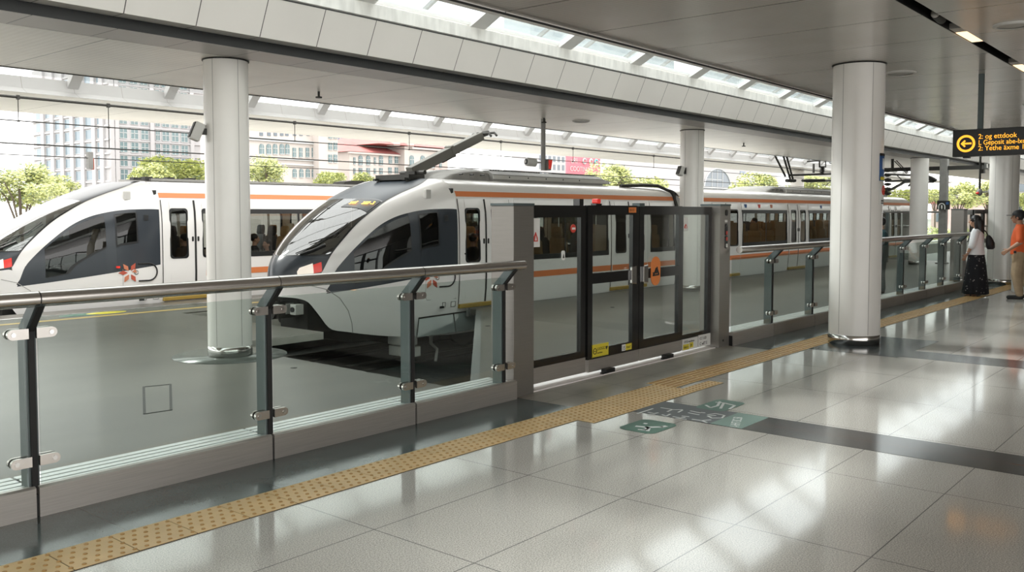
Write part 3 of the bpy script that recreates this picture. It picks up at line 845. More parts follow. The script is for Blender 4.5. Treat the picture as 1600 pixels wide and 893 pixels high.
def logo(cab, root, x, z, sc_, sd=-1):
    """red star flower with a dark ringed name beside it, on the side of the cab"""
    def P(dx, dz, o): return Vector((x+dx*sc_, cab.yc+sd*(hwid(min(x+dx*sc_-cab.X0, NL))*1.0+o), z+dz*sc_))
    lg = MB()
    for k, ang in enumerate((60, 125, 180, 240, 300, 15)):
        a = math.radians(ang); L = .13 if k < 5 else .07
        d = (cos(a), sin(a)); n = (-d[1], d[0])
        pts = [(d[0]*.025, d[1]*.025), (d[0]*.075+n[0]*.026, d[1]*.075+n[1]*.026), (d[0]*L, d[1]*L), (d[0]*.075-n[0]*.026, d[1]*.075-n[1]*.026)]
        lg.add([P(p[0], p[1], .012) for p in pts]+[P(p[0], p[1], .002) for p in pts], [(0, 1, 2, 3), (0, 4, 5, 1), (1, 5, 6, 2), (2, 6, 7, 3), (3, 7, 4, 0)], k % 2)
    o = lg.build('emblem', ['logo_red', 'logo_orange'], root)
    rg = MB(); pts = [P(.10, .105, .008)]+[P(.22+.105*cos(PI/2-PI*i/12), .105*sin(PI/2-PI*i/12), .008) for i in range(13)]+[P(.10, -.105, .008)]
    rg.tube(pts, .009*sc_, 6)
    rg.build('emblem_ring', 'ink', o)
    text('lettering', 'OKIZO', .075*sc_, P(.045, -.028, .012), (1, 0, 0), (0, 0, 1), 'ink', o, ext=.001)

def pantograph(root, x, z, yc, x1, z1, name='pantograph'):
    base = MB()
    base.box(x-.42, x-.05, yc-.42, yc+.42, z+.06, z+.15).box(x-.5, x+.95, yc-.40, yc-.34, z+.05, z+.09).box(x-.5, x+.95, yc+.34, yc+.40, z+.05, z+.09)
    for dx in (-.38, .1, .8):
        for dy in (-.37, .37):
            for q in range(3): base.cyl((x+dx, yc+dy, z-.03+q*.03), (x+dx, yc+dy, z-.015+q*.03), .05, 10)
            base.cyl((x+dx, yc+dy, z-.06), (x+dx, yc+dy, z+.07), .025, 8)
    p = base.build(name, 'iron', root)
    MB().box(x+.0, x+.22, yc-.12, yc+.12, z+.10, z+.22).cyl((x+.08, yc-.3, z+.20), (x+.08, yc+.3, z+.20), .04, 12).box(x+.25, x+.6, yc-.06, yc+.05, z+.08, z+.17).cap((x+.5, yc-.2, z+.12), (x+.8, yc-.2, z+.16), .035, .02).build('hinge', 'iron', p)
    a = Vector((x+.08, yc, z+.24)); b = Vector((x1, yc, z1)); m_ = a.lerp(b, .52)
    d = (b-a).normalized(); u = Vector((-d.z, 0, d.x))
    MB().bar(a-d*.08, m_, .17, .175).build('arm', 'panto_grey', p, bevel=.012)
    MB().bar(m_-d*.04, b, .14, .165).bar(m_-d*.02, m_+d*.05, .19, .22).build('arm', 'panto_grey', p, bevel=.012)
    MB().bar(a+d*.4-u*.09, m_-d*.1-u*.09, .05, .03).bar(m_+d*.2-u*.075, b-d*.1-u*.07, .04, .025).bar(a+d*.75-u*.10, a+d*1.05-u*.10, .04, .05).build('control_rod', 'iron', p)
    hd = MB().tube([b+Vector((0, -.26, -.02)), b+Vector((0, -.2, .04)), b+Vector((0, .2, .04)), b+Vector((0, .26, -.02))], .022, 8)
    hd.tube([b+Vector((.16, -.26, 0)), b+Vector((.16, -.2, .06)), b+Vector((.16, .2, .06)), b+Vector((.16, .26, 0))], .022, 8).bar(b, b+Vector((.16, 0, .05)), .08, .06).cap(b+Vector((-.1, 0, .03)), b+Vector((.2, 0, .09)), .03, .03)
    hd.build('pan_head', 'iron', p)
    return p

def roof_unit(root, x0, x1, yc, z):
    hump = MB()
    hump.grid(lambda u, w: Vector((x0+(1.5)*u, yc+(.80-.06*u)*w, z+.20*math.sin(min(u*1.25, 1)*PI/2)*(1-max(u-.8, 0)*1.4)*max(1-abs(w)**5, 0)**.5-.09+.07*min(u*4, 1)*(1 if abs(w) < .99 else 0))), frange(0, 1, 16), frange(-1, 1, 24))
    h = hump.build('air_unit', 'roof_grey', root)
    for k in range(4): MB().cyl((x0+.55+.28*k, yc-.80, z+.05), (x0+.55+.28*k, yc-.70, z+.05), .012, 10).build('vent_hole', 'ink', h)
    md = MB().prism([(yc-.80, z-.10), (yc-.80, z+.075), (yc-.66, z+.14), (yc+.66, z+.14), (yc+.80, z+.075), (yc+.80, z-.10)], 'x', x0+1.35, x1-.25)
    md.add([(x1-.25, yc-.80, z-.02), (x1-.25, yc-.80, z+.075), (x1-.25, yc-.66, z+.14), (x1-.25, yc+.66, z+.14), (x1-.25, yc+.80, z+.075), (x1-.25, yc+.80, z-.02), (x1, yc-.8, z-.02), (x1, yc-.8, z+.03), (x1, yc+.8, z+.03), (x1, yc+.8, z-.02)],
           [(0, 6, 7, 1), (1, 7, 8, 4, 3, 2), (4, 8, 9, 5), (6, 9, 8, 7)])
    m_ = md.build('air_unit', 'roof_grey', root)
    MB().box(x0+1.35, x1-.05, yc-.812, yc-.80, z-.01, z+.06).build('side_rail', 'roof_light', m_)
    L = (x1-x0-1.7)/2
    for k in range(2):
        a = x0+1.5+k*(L+.15)
        g = MB(); q = 0
        while a+q*.075 < a+L-.25:
            g.bar((a+q*.075, yc-.62, z+.150), (a+q*.075+.18, yc+.4, z+.150), .03, .018); q += 1
        g.box(a, a+L, yc-.62, yc+.60, z+.141, z+.146)
        g.build('grille', 'grille', m_)
    for k in range(5): MB().cyl((x0+1.8+k*.55, yc-.817, z+.03), (x0+1.8+k*.55, yc-.81, z+.03), .014, 8).build('vent_hole', 'ink', m_)

def train(X0, yc, label, cars, doors, windows, group=None, extras=None, front_lit=True):
    """cars: list of (x0, x1) straight bodies; doors: list of (x_left, x_mid, x_right); windows: (x0, x1)"""
    root = thing('train', label, 'train', (X0, yc, -0.75))
    c = Cab(X0, yc)
    XL = X0+NL
    sq = [NL*(1-cos(t)) for t in frange(0, PI/2, 56)]
    # --- nose shell
    mb = MB(); c.patch(mb, sq, wB, wM, 12)
    s2 = [.494]+[s for s in sq if s > .50]
    def bandlow(s): return wM(s) if s < .55 else wU(s)
    c.patch(mb, s2, bandlow, lambda s: max(wE(s), bandlow(s)), 8)
    nose = mb.build('nose', 'train_white', root)
    hood_s = [s for s in sq if s < .62]+[.62]
    def wW(s): return th_of_z(s, .95)
    hl = lambda s: .06 if s < .494 else wE(s)
    c.patch(MB(), hood_s, hl, lambda s: max(hl(s), min(wW(s), PI/2)), 8)
    mb = MB(); c.patch(mb, hood_s, hl, lambda s: max(hl(s), min(wW(s), PI/2)), 8)
    mb.build('hood', 'train_grey', root)
    s1 = [s for s in frange(.165, 1.62, 44)]
    wl = lambda s: max(wW(s), wE(s) if s >= .494 else -9)
    mb = MB(); c.patch(mb, s1, wl, lambda s: PI/2, 12)
    ws = mb.build('windshield', 'windshield_glass', root)
    mb = MB(); c.patch(mb, s1, lambda s: wl(s)-.004, lambda s: wl(s)+.035, 1, off=.004)
    c.patch(mb, frange(1.40, 1.62, 6), wl, lambda s: PI/2, 10, off=-.012)
    mb.build('windshield_frame', 'gasket', ws)
    s3 = [1.62]+[s for s in sq if s > 1.63]
    mb = MB(); c.patch(mb, s3, wE, lambda s: PI/2, 10)
    mb.build('roof_crown', 'train_charcoal', root)
    for sd in (-1, 1): mb = MB(); c.patch(mb, [s for s in frange(.5, 2.7, 50)], lambda s: wE(s)-.018, lambda s: wE(s)+.018, 1, off=.003, sides=(sd,)); mb.build('edge_seal', 'gasket', root)
    # --- cab side window: frame, two panes
    ms = frange(.55, 2.7, 60)
    def between(f): return lambda s: wL(s)+(wU(s)-wL(s))*f
    A0, A1, B0, B1 = .92, 1.80, 1.96, 2.30
    for sd in (-1, 1):
        fr = MB()
        def seg(a, b, lo, hi, mb_, nv=5, off=.002): c.patch(mb_, frange(a, b, max(2, int((b-a)/.05))), between(lo), between(hi), nv, off=off, sides=(sd,))
        for q in ((.55, A0, 0, 1), (A0, A1, 0, .17), (A0, A1, .90, 1), (A1, B0, 0, 1), (B0, B1, 0, .13), (B0, B1, .86, 1), (B1, 2.7, 0, 1)): seg(*q, fr)
        f = fr.build('side_window', 'train_grey', root)
        gp = MB(); seg(A0, A1, .17, .90, gp, 6, 0.0); gp.build('glass', 'cab_glass', f)
        gp = MB(); seg(B0, B1, .13, .86, gp, 6, 0.0); gp.build('glass', 'cab_glass', f)
        mb = MB()
        for s_ in (B0, B1): c.patch(mb, [s_-.012, s_+.012], between(.13), between(.86), 6, off=.008, sides=(sd,))
        for k in (.13, .86): c.patch(mb, frange(B0, B1, 6), between(k-.012), between(k+.012), 1, off=.008, sides=(sd,))
        mb.build('pane_frame', 'gasket', f)
        mb = MB(); c.patch(mb, frange(2.42, 2.50, 2), between(.55), between(.75), 2, off=.010, sides=(sd,)); mb.build('handle_recess', 'gasket', f)
        mb = MB(); c.patch(mb, frange(A0, A1, 16), between(.165), between(.185), 1, off=.008, sides=(sd,)); mb.build('pane_frame', 'gasket', f)
    # --- lamps
    for nm, a, b, lo, hi, m_ in (('headlight', .22, .40, .10, .34, 'lamp_white'), ('tail_light', .40, .50, .10, .30, 'lamp_red')):
        for sd in (-1, 1):
            mb = MB(); c.patch(mb, frange(a, b, 6), lambda s: max(lo, hl(s)-.0), lambda s: hi-(.10 if s < .25 else 0), 6, off=.010, sides=(sd,))
            mb.build(nm, m_ if sd < 0 or nm == 'tail_light' else 'lamp_amber', root)
    # --- wipers
    def wp(s_, w, o=.02): return c.pt(s_, w, -1, o)
    mb = MB().tube([wp(.27, .95), wp(.50, .80), wp(.82, .86)], .008, 6).tube([wp(.45, 1.0, .03), wp(.75, .80, .03), wp(.98, .95, .03)], .007, 6).tube([wp(.30, .80), wp(.44, .70), wp(.60, .68)], .02, 6)
    mb.build('wiper', 'ink', root)
    # --- destination display, seen through the top of the windshield
    A = c.pt(1.42, 1.42, -1, -.02); B = c.pt(1.50, 1.19, -1, -.02)
    xd = (c.pt(1.52, 1.12, -1)-c.pt(1.40, 1.45, -1)); yd = c.pt(1.62, 1.4, -1)-c.pt(1.40, 1.4, -1)
    if front_lit:
        dd = MB(); c.patch(dd, frange(1.29, 1.60, 8), lambda s: wE(s)+.05, lambda s: PI/2-.01, 10, off=.006, sides=(-1,))
        dsp = dd.build('destination_display', 'sign_black', root)
        for k, (s_, w_, body) in enumerate(((1.375, 1.535, 'SALE'), (1.395, 1.365, '20S7'), (1.445, 1.235, '..S'))):
            o = c.pt(s_, w_, -1, .018); x_ = c.pt(s_+.03, w_-.13, -1, .024)-o; y_ = c.pt(s_+.12, w_, -1, .024)-o
            text('lettering', body, .12, o, x_, y_, 'led_orange', dsp, ext=.001, sx=.62)
    # cab interior and underside
    inner = MB().box(XL-.05, XL, yc-1.25, yc+1.25, 0.05, 2.0).box(X0+.9, XL, yc-.75, yc+.75, 0.02, .08)
    inner.prism([(X0+.55, .62), (X0+1.05, .80), (X0+1.05, .08), (X0+.75, .08)], 'y', yc-.55, yc+.55)
    inner.build('cab_interior', 'under_dark', root)
    if not front_lit: put_seat(root, X0+1.75, yc-.35, .08, 0, 'seat_tan'); put_seat(root, X0+2.25, yc+.45, .08, 0, 'seat_tan')
    und = MB().box(X0+.42, X0+1.0, yc-.34, yc+.34, -.25, .36).box(X0+1.0, X0+1.7, yc-.68, yc+.68, -.42, .3).box(X0+1.7, XL, yc-.95, yc+.95, -.5, .0)
    und.build('underframe', 'under_dark', root)
    cp = MB().box(X0+.02, X0+.5, yc-.16, yc+.16, .0, .22).cyl((X0-.02, yc, .11), (X0+.1, yc, .11), .13, 16).build('coupler', 'iron', root)
    for dy in (-.34, -.10, .3): MB().box(X0+.15, X0+.30, yc+dy-.07, yc+dy+.07, .06, .22).build('socket_box', 'box_white', cp, bevel=.01); MB().cyl((X0+.13, yc+dy, .14), (X0+.16, yc+dy, .14), .04, 12).build('socket', 'ink', cp)
    # round front wheel fairing line
    pts = [c.pt(s_, w_-ZW, -1, .002) for s_, w_ in ((.36, .50), (.55, .44), (.72, .30), (.84, .10), (.90, -.10), (.92, -.25))]
    MB().tube(pts, .006, 6).build('panel_joint', 'column_seam', root)
    pts = [c.pt(s_, th_of_z(s_, z_), -1, .001) for s_, z_ in ((2.05, .62), (2.05, .25), (2.08, .20), (2.68, .19))]
    MB().tube(pts, .005, 6).build('panel_joint', 'column_seam', root)
    mk = MB()
    for x_, w_ in ((2.42, .03), (2.62, .05)): mk.tube([c.pt(x_-w_, .14-ZW, -1, .004), c.pt(x_+w_, .14-ZW, -1, .004), c.pt(x_+w_, .06-ZW, -1, .004), c.pt(x_-w_, .06-ZW, -1, .004), c.pt(x_-w_, .14-ZW, -1, .004)], .004, 5)
    mk.box(XL-.40, XL-.31, yc-1.335, yc-1.322, .05, .085)
    mk.build('side_mark', 'ink', root)
    # fittings on the cab side
    MB().obox(c.pt(2.22, th_of_z(2.22, 1.88), -1, .03), (.055, 0, 0), (0, .035, 0), (0, 0, .075)).build('speaker_box', 'roof_light', root, bevel=.012)
    logo(c, root, X0+2.16, .555, 1.45)
    # --- bodies
    for ci, (x0, x1) in enumerate(cars):
        dd = [d for d in doors if x0-.01 <= d[0] and d[2] <= x1+.01]; ww = [w for w in windows if x0-.01 <= w[0] and w[1] <= x1+.01]
        holes = [(d[0], d[2], .09, 1.83) for d in dd]+[(w[0], w[1], .80, 1.66) for w in ww]
        mb = MB()
        for sd in (-1, 1): body_with_holes(c, mb, x0, x1, -.42, 1.86, holes, sd)
        # cornice and roof
        tz = frange(th_of_z(NL, 1.86), PI/2, 14)
        for sd in (-1, 1):
            mb.grid(lambda x, t: Vector((x, yc+sd*HWM*max(cos(t), 0)**(2/6), ZW+(TOP-ZW)*sin(t)**(2/6))), [x0, x1], tz, sm=True, flip=(sd > 0))
        last = ci == len(cars)-1
        endp = [(yc+sd*c.yz(z), z) for sd, zs in ((-1, frange(-.42, 2.15, 12)), (1, frange(2.15, -.42, 12))) for z in zs]
        mb.poly([(x1, p[0], p[1]) for p in endp])
        if ci > 0: mb.poly([(x0, p[0], p[1]) for p in endp])
        mb.build('car_body', 'train_white', root)
        it = MB().box(x0+.05, x1-.03, yc-1.25, yc+1.25, 0.02, .08, 1)
        it.box(x0+.06, x1-.05, yc-1.15, yc+1.15, 1.98, 2.02)
        for d in dd:
            for xx in (d[0]-.06, d[2]+.03):
                if x0+.1 < xx < x1-.1:
                    it.box(xx, xx+.03, yc-1.28, yc-.98, .08, 1.35); it.box(xx, xx+.03, yc+.98, yc+1.28, .08, 1.35)
        it.build('interior', ['train_interior', 'train_floor'], root)
        MB().box(x0+.4, x1-.4, yc-.55, yc-.35, 1.955, 1.975).box(x0+.4, x1-.4, yc+.35, yc+.55, 1.955, 1.975).build('ceiling_lamp', 'warm_panel', root)
        pl = MB()
        for d in dd:
            for y_ in (-.5, .5): pl.cyl((d[1], yc+y_, .08), (d[1], yc+y_, 1.97), .016, 8)
        if dd: pl.build('grab_pole', 'steel_polished', root)
        # seats in rows
        for w in ww:
            x = w[0]+.35
            while x < w[1]-.30:
                for y_ in (-1.0, -.55, .55, 1.0):
                    put_seat(root, x, yc+y_, .10, 0 if int(x*3) % 2 else PI, 'seat_tan' if y_ in (-1.0, .55) else 'seat_dark')
                x += .80
        # stripes
        for sd in (-1, 1): mb = MB(); c.side(mb, x0+.03, x1-.04, 1.868, 1.957, sd, .006, nz=2); mb.build('upper_stripe', 'train_orange', root)
        mb = MB(); blocks = sorted([(d[0], d[2]) for d in dd])
        a = x0 if ci else (X0+3.75)
        for sd in (-1, 1):
            cur = a if ci else blocks[0][1]
            for b0, b1 in blocks+[(x1-.03, x1)]:
                if b0 > cur+.05: mb = MB(); c.side(mb, cur, b0-.02, .43, .54, sd, .005, nz=2); mb.build('lower_stripe', 'train_orange', root)
                cur = max(cur, b1+.02)
        # windows
        for w in ww:
            for sd in (-1, 1):
                m2 = MB(); c.ring(m2, w[0]+.03, w[1]-.03, .84, 1.58, .05, .05, .09, .02, sd, .006)
                wf = m2.build('window', 'gasket', root)
                m3 = MB(); c.side(m3, w[0], w[1], .80, 1.66, sd, -.012); m3.build('glass', 'train_glass', wf)
                nb = max(1, round((w[1]-w[0])/1.6)); m4 = MB()
                for k in range(1, nb): xm = w[0]+(w[1]-w[0])*k/nb; c.side(m4, xm-.025, xm+.025, .80, 1.6, sd, .004)
                if nb > 1: m4.build('mullion', 'gasket', wf)
        # doors
        for di, d in enumerate(dd):
            for sd in (-1, 1):
                for li, (a, b) in enumerate(((d[0], d[1]-.006), (d[1]+.006, d[2]))):
                    m1 = MB(); wx0, wx1 = a+.15, b-.15
                    body_with_holes(c, m1, a, b, .09, 1.83, [(wx0, wx1, .785, 1.665)], sd)
                    m1.v = [(p[0], p[1]+sd*.012, p[2]) for p in m1.v]
                    dr = m1.build('door', 'train_white', root)
                    m2 = MB(); c.ring(m2, wx0+.01, wx1-.01, .795, 1.655, .085, .025, .025, .06, sd, .018); m2.build('window_seal', 'gasket', dr)
                    m3 = MB(); c.side(m3, wx0, wx1, .785, 1.665, sd, .002); m3.build('glass', 'train_glass', dr)
                    if not (ci == 0 and di == 0 and li == 0):
                        m4 = MB(); c.side(m4, a+(.20 if ci == 0 and di == 0 else .02), b-.02, .43, .54, sd, .016, nz=2); m4.build('stripe', 'train_orange', dr)
                    if sd < 0: MB().prism(rrect((b-.05) if li == 0 else (a+.05), 1.12, .018, .045, .015), 'y', yc-c.yz(1.12)-.02, yc-c.yz(1.12)).build('handle', 'ink', dr)
                m5 = MB(); c.side(m5, d[1]-.020, d[1]+.020, .09, 1.83, sd, .016); c.side(m5, d[0]-.012, d[0]+.006, .09, 1.83, sd, .008); c.side(m5, d[2]-.006, d[2]+.012, .09, 1.83, sd, .008)
                m5.build('door_seal', 'rubber', root)
                MB().box(d[0], d[2], yc+sd*1.31-.05, yc+sd*1.31+.05, .015, .085).build('door_step', 'gold', root, bevel=.008)
        MB().box(x0+.2, x1-.2, yc-1.0, yc+1.0, -.55, .0).build('underframe', 'under_dark', root)
    if extras: extras(root, c)
    return root

def extras_B(root, c):
    yc = c.yc
    pantograph(root, 11.05, 2.10, yc, 12.92, 3.06)
    roof_unit(root, 11.0, 16.1, yc, 2.22)
    roof_unit(root, 23.9, 30.5, yc, 2.20)
    p = pantograph(root, 32.4, 2.20, yc, 34.3, 2.62)
    MB().box(31.6, 34.6, yc-.7, yc+.7, 2.19, 2.30).build('roof_box', 'roof_grey', root)
    # gangway bellows and conduit between the cars
    MB().box(17.98, 18.32, yc-1.15, yc+1.15, -.2, 2.05).build('gangway', 'rubber', root)
    MB().tube([(16.3, yc-.95, 2.17), (17.2, yc-.95, 2.2), (17.75, yc-1.0, 2.2), (17.98, yc-1.25, 2.05), (18.0, yc-1.36, 1.7)], .035, 8).build('conduit', 'iron', root)
    # open glossy skirt flap and equipment beside the track end
    y0 = yc-1.30
    t0, t1 = Vector((9.98, y0-.0, -.06)), Vector((11.5, y0-.0, -.04)); b0, b1 = Vector((9.80, y0-.13, -.34)), Vector((11.5, y0-.13, -.34))
    n = Vector((0, -1, -.3)).normalized()*.014
    fl_ = MB().add([t0, t1, b1, b0, t0+n, t1+n, b1+n, b0+n], [(0, 1, 2, 3), (7, 6, 5, 4), (0, 4, 5, 1), (1, 5, 6, 2), (2, 6, 7, 3), (3, 7, 4, 0)]).build('skirt_flap', 'flap_grey', root)
    fm = MB(); f2 = n*1.4
    for a, b in ((t0, t1), (t0, b0), (t0.lerp(t1, .52), b0.lerp(b1, .52))): fm.bar(a+f2, b+f2, .012, .022)
    fm.build('flap_frame', 'iron', fl_)
    MB().box(9.78, 10.02, y0+.06, y0+.5, -.50, -.36).box(9.80, 10.05, y0+.02, y0+.5, -.68, -.52).build('equipment_box', 'box_white', root, bevel=.01)
    MB().tube([(10.36, y0+.1, -.30), (10.36, y0+.1, -.52), (10.46, y0+.06, -.62), (10.36, y0, -.80)], [.035, .03, .025, .025], 8).build('hose', 'roof_grey', root)
    for x in (11.6, 14.0):
        for y_ in (-.72, .72): MB().cyl((x, yc+y_-.05, -.36), (x, yc+y_+.05, -.36), .36, 28).build('wheel', 'iron', root)
    # small pictograms above the windows and a phone sized label on the second car
    for x, m_ in ((21.55, 'blue_sign'), (22.35, 'red_mark'), (23.1, 'logo_orange'), (26.6, 'blue_sign')):
        MB().prism(rrect(x, 1.765, .06, .05, .015), 'y', yc-c.yz(1.765)-.008, yc-c.yz(1.765)+.01).build('pictogram', m_, root)
    MB().box(22.75, 22.98, yc-1.345, yc-1.325, .13, .36).build('data_plate', 'blue_sign', root)
    MB().cyl((11.0, yc-1.372, .92), (11.0, yc-1.34, .92), .012, 10).build('bolt', 'ink', root)
    # windows and corner of the rear cab
    for sd in (-1, 1):
        m1 = MB(); c.side(m1, 34.30, 35.46, .55, 1.66, sd, .006); m1.build('rear_cab_window', 'cab_glass_dark', root)
    MB().box(35.45, 35.52, yc-1.2, yc+1.2, .75, 1.75).build('rear_windshield', 'cab_glass_dark', root)
    MB().obox((35.45, yc-1.38, 1.62), (.07, 0, 0), (0, .05, 0), (0, 0, .10)).build('mirror', 'roof_light', root, bevel=.02)
mat('flap_grey', (0.17, 0.20, 0.195), 0.12, coat=0.6)
mat('cab_glass_dark', (0.03, 0.035, 0.04), 0.06, coat=0.5)
train(8.14, 11.60, 'white and orange train in the middle with raised grey pantograph and dark windshield',
      [(10.84, 18.0), (18.3, 35.5)],
      [(10.88, 11.53, 12.18), (15.37, 16.05, 16.75), (19.75, 20.45, 21.2), (24.2, 24.83, 25.5), (28.8, 29.5, 30.2), (32.85, 33.5, 34.2)],
      [(12.34, 15.26), (16.9, 17.92), (18.5, 19.6), (21.32, 24.08), (25.62, 28.65), (30.35, 32.72)], extras=extras_B)

def extras_A(root, c):
    yc = c.yc
    MB().box(8.6, 24.5, yc-.62, yc+.62, 2.19, 2.235).build('roof_duct', 'roof_grey', root)
    MB().prism([(13.2, 2.22), (13.3, 2.30), (13.5, 2.33), (13.8, 2.33), (14.0, 2.30), (14.1, 2.22)], 'y', yc-.5, yc-.1).build('roof_box', 'iron', root)
    for k in range(6): MB().box(8.3+k*.22, 8.45+k*.22, yc-.55, yc-.40, 2.20, 2.25+.02*(k % 2)).build('roof_clip', 'iron', root)
    MB().prism(rrect(7.60, .66, .025, .018, .008), 'y', yc-1.32, yc-1.27).build('marker_lamp', 'lamp_red', root)
train(5.65, 16.55, 'white and orange train farther away at left behind the white column',
      [(8.35, 24.5)], [(8.40, 9.04, 9.70), (13.0, 13.65, 14.3), (18.0, 18.65, 19.3)], [(9.85, 12.88), (14.5, 17.85), (19.5, 23.5)], extras=extras_A, front_lit=False)
# ================================================================ CEILING AND WALL FITTINGS
def slot_light(x, label):
    t = thing('ceiling_light', label, 'ceiling light', (x, 2.435, 3.40), 0, 'lamps in the dark ceiling slot')
    MB().box(x-.52, x+.40, 2.374, 2.496, 3.402, 3.46).build('housing', 'fixture_grey', t, bevel=.004)
    MB().box(x-.30, x+.33, 2.380, 2.490, 3.396, 3.404).build('diffuser', 'warm_panel', t, bevel=.003)
    return t
a = slot_light(10.20, 'warm lit lamp panel in the dark ceiling slot beside the camera dome, nearest lamp')
for k, lb in ((1, 'warm lit lamp panel in the dark ceiling slot, second one, at the right edge'),):
    dup(a, (10.20+2.62*k, 2.435, 3.40), 0, lb)
t = thing('dome_camera', 'small dark camera hanging inside the ceiling slot before the first lamp', 'camera', (9.05, 2.43, 3.40))
MB().cyl((9.05, 2.43, 3.40), (9.05, 2.43, 3.56), .02, 10).build('stem', 'iron', t)
MB().cyl((8.97, 2.43, 3.425), (9.13, 2.42, 3.40), .045, 16).build('body', 'iron', t)
MB().ell((8.95, 2.43, 3.425), (.03, .04, .04), 14).build('lens', 'fixture_grey', t)
def disc(x, y, z, r, label, name='ceiling_speaker'):
    t = thing(name, label, 'ceiling speaker', (x, y, z-.03))
    MB().lathe([(r, 0), (r*1.0, -.012), (r*.88, -.025), (r*.78, -.02)], (x, y, z), 40).build('rim', 'roof_light', t)
    MB().lathe([(r*.80, -.012), (r*.3, -.018), (0, -.018)], (x, y, z), 40).build('grille', 'fixture_grey', t)
disc(12.15, 3.70, 3.39, .19, 'round flush ceiling speaker just right of the broad white column')
disc(9.75, 1.95, 3.39, .17, 'round flush ceiling speaker right of the warm lamp slot near the corner')
disc(17.0, 3.05, 3.39, .17, 'round flush ceiling speaker above the hanging black sign')
disc(13.6, 9.75, 3.28, .16, 'round flush speaker in the train canopy above the platform doors')
for (u, v), w in (((498, 143), 'left of the raised pantograph'), ((850, 184), 'beside the hanging camera pole'), ((1162, 223), 'right of the rear white column')):
    p = at(u, v, 2, 3.28)
    t = thing('sprinkler', 'small sprinkler nozzle under the train canopy %s' % w, 'sprinkler', (p.x, p.y, 3.18))
    MB().cyl((p.x, p.y, 3.21), (p.x, p.y, 3.28), .016, 10).build('pipe', 'iron', t)
    MB().cyl((p.x, p.y, 3.19), (p.x, p.y, 3.21), .045, 14).build('deflector', 'iron', t)

# hanging direction sign
SXP = 12.9
def sx_at(u, v): return at(u, v, 0, SXP)
p0 = sx_at(1489, 204); p1 = sx_at(1489.5, 245)
yL, zT, zB = p0.y, p0.z+.005, p1.z
t = thing('direction_sign', 'black hanging sign with orange round arrow and three text lines', 'sign', (SXP, yL-.8, zB))
MB().box(SXP, SXP+.14, yL-1.62, yL, zB, zT).build('sign_box', 'sign_black', t, bevel=.004)
ry = sx_at(1531, 150).y
MB().box(SXP+.04, SXP+.10, ry-.030, ry+.030, zT, 3.39).build('hanger', 'post_grey', t)
MB().box(SXP+.04, SXP+.10, ry-1.03, ry-.97, zT, 3.39).build('hanger', 'post_grey', t)
q = sx_at(1508.5, 248); MB().box(SXP+.03, SXP+.10, q.y-.04, q.y+.04, zB-.02, zB).build('bottom_bracket', 'sign_black', t)
cc = sx_at(1509.3, 224.2); rr = abs(sx_at(1523.8, 224).y-sx_at(1495, 224).y)/2
mb = MB(); vs = []
for r_ in (rr, rr*.74):
    for x_ in (SXP-.004, SXP+.001):
        vs += [(x_, cc.y+r_*cos(k*PI/24), cc.z+r_*sin(k*PI/24)) for k in range(48)]
fs = []
for k in range(48):
    j = (k+1) % 48
    fs += [(k, j, 96+j, 96+k), (k, 48+k, 48+j, j), (96+k, 96+j, 144+j, 144+k)]
mb.add(vs, fs); mb.build('arrow_ring', 'sign_orange', t)
k = rr
ar = [(.58*k, 0), (.16*k, .42*k), (.02*k, .30*k), (.20*k, .10*k), (-.60*k, .10*k), (-.60*k, -.10*k), (.20*k, -.10*k), (.02*k, -.30*k), (.16*k, -.42*k)]
MB().prism([(cc.y+a_, cc.z+b_) for a_, b_ in ar], 'x', SXP-.004, SXP+.001).build('arrow', 'sign_orange', t)
for (u, v), s_, wd in (((1528.6, 216.8), '2: og ettdook', .92), ((1528.6, 226.2), 'L Geposit abe-lxols', .86), ((1528.2, 235.2), '2: Yethe \u00e4xme 1L', .92)):
    p = sx_at(u, v)
    text('lettering', s_, .088, (SXP-.004, p.y, p.z), (0, -1, 0), (0, 0, 1), 'sign_orange', t, ext=.001, sx=wd)

# signs on the far side of the broad column
def on_col(cx, cy_, r, ang, z0, z1, half, m, parent, name, off=.006):
    def f(a, z): return Vector((cx+(r+off)*cos(a), cy_+(r+off)*sin(a), z))
    mb = MB().grid(f, frange(ang-half, ang+half, 10), [z0, z1])
    return mb.build(name, m, parent, solid=.004)
a_face = math.atan2(-3.9, -11.22)+math.radians(76)
t = thing('column_poster', 'narrow blue upright sign with yellow foot on the side of the broad column', 'sign', (11.4, 3.65, 1.98))
on_col(11.22, 3.9, .30, a_face, 1.98, 2.30, .36, 'blue_sign', t, 'board')
on_col(11.22, 3.9, .30, a_face, 2.28, 2.31, .37, 'ink', t, 'top_bar', .010)
on_col(11.22, 3.9, .30, a_face, 1.99, 2.03, .30, 'yellow_label', t, 'yellow_foot', .010)
on_col(11.22, 3.9, .30, a_face-.03, 2.12, 2.25, .12, 'paper', t, 'pictogram', .010)
t = thing('column_notice', 'white notice with red ring symbol below the blue sign on the broad column', 'sign', (11.4, 3.65, 1.70))
on_col(11.22, 3.9, .30, a_face, 1.70, 1.965, .36, 'paper', t, 'board')
mb = MB(); mb.tube([(11.22+.312*cos(a_face+.16*cos(k*PI/12)), 3.9+.312*sin(a_face+.16*cos(k*PI/12)), 1.87+.055*sin(k*PI/12)) for k in range(25)], .006, 6)
mb.tube([(11.22+.312*cos(a_face+.1), 3.9+.312*sin(a_face+.1), 1.91), (11.22+.312*cos(a_face-.1), 3.9+.312*sin(a_face-.1), 1.83)], .006, 6)
mb.build('red_ring', 'red_mark', t)
on_col(11.22, 3.9, .30, a_face, 1.735, 1.75, .2, 'ink', t, 'lettering', .009); on_col(11.22, 3.9, .30, a_face, 1.71, 1.72, .2, 'ink', t, 'lettering', .009)

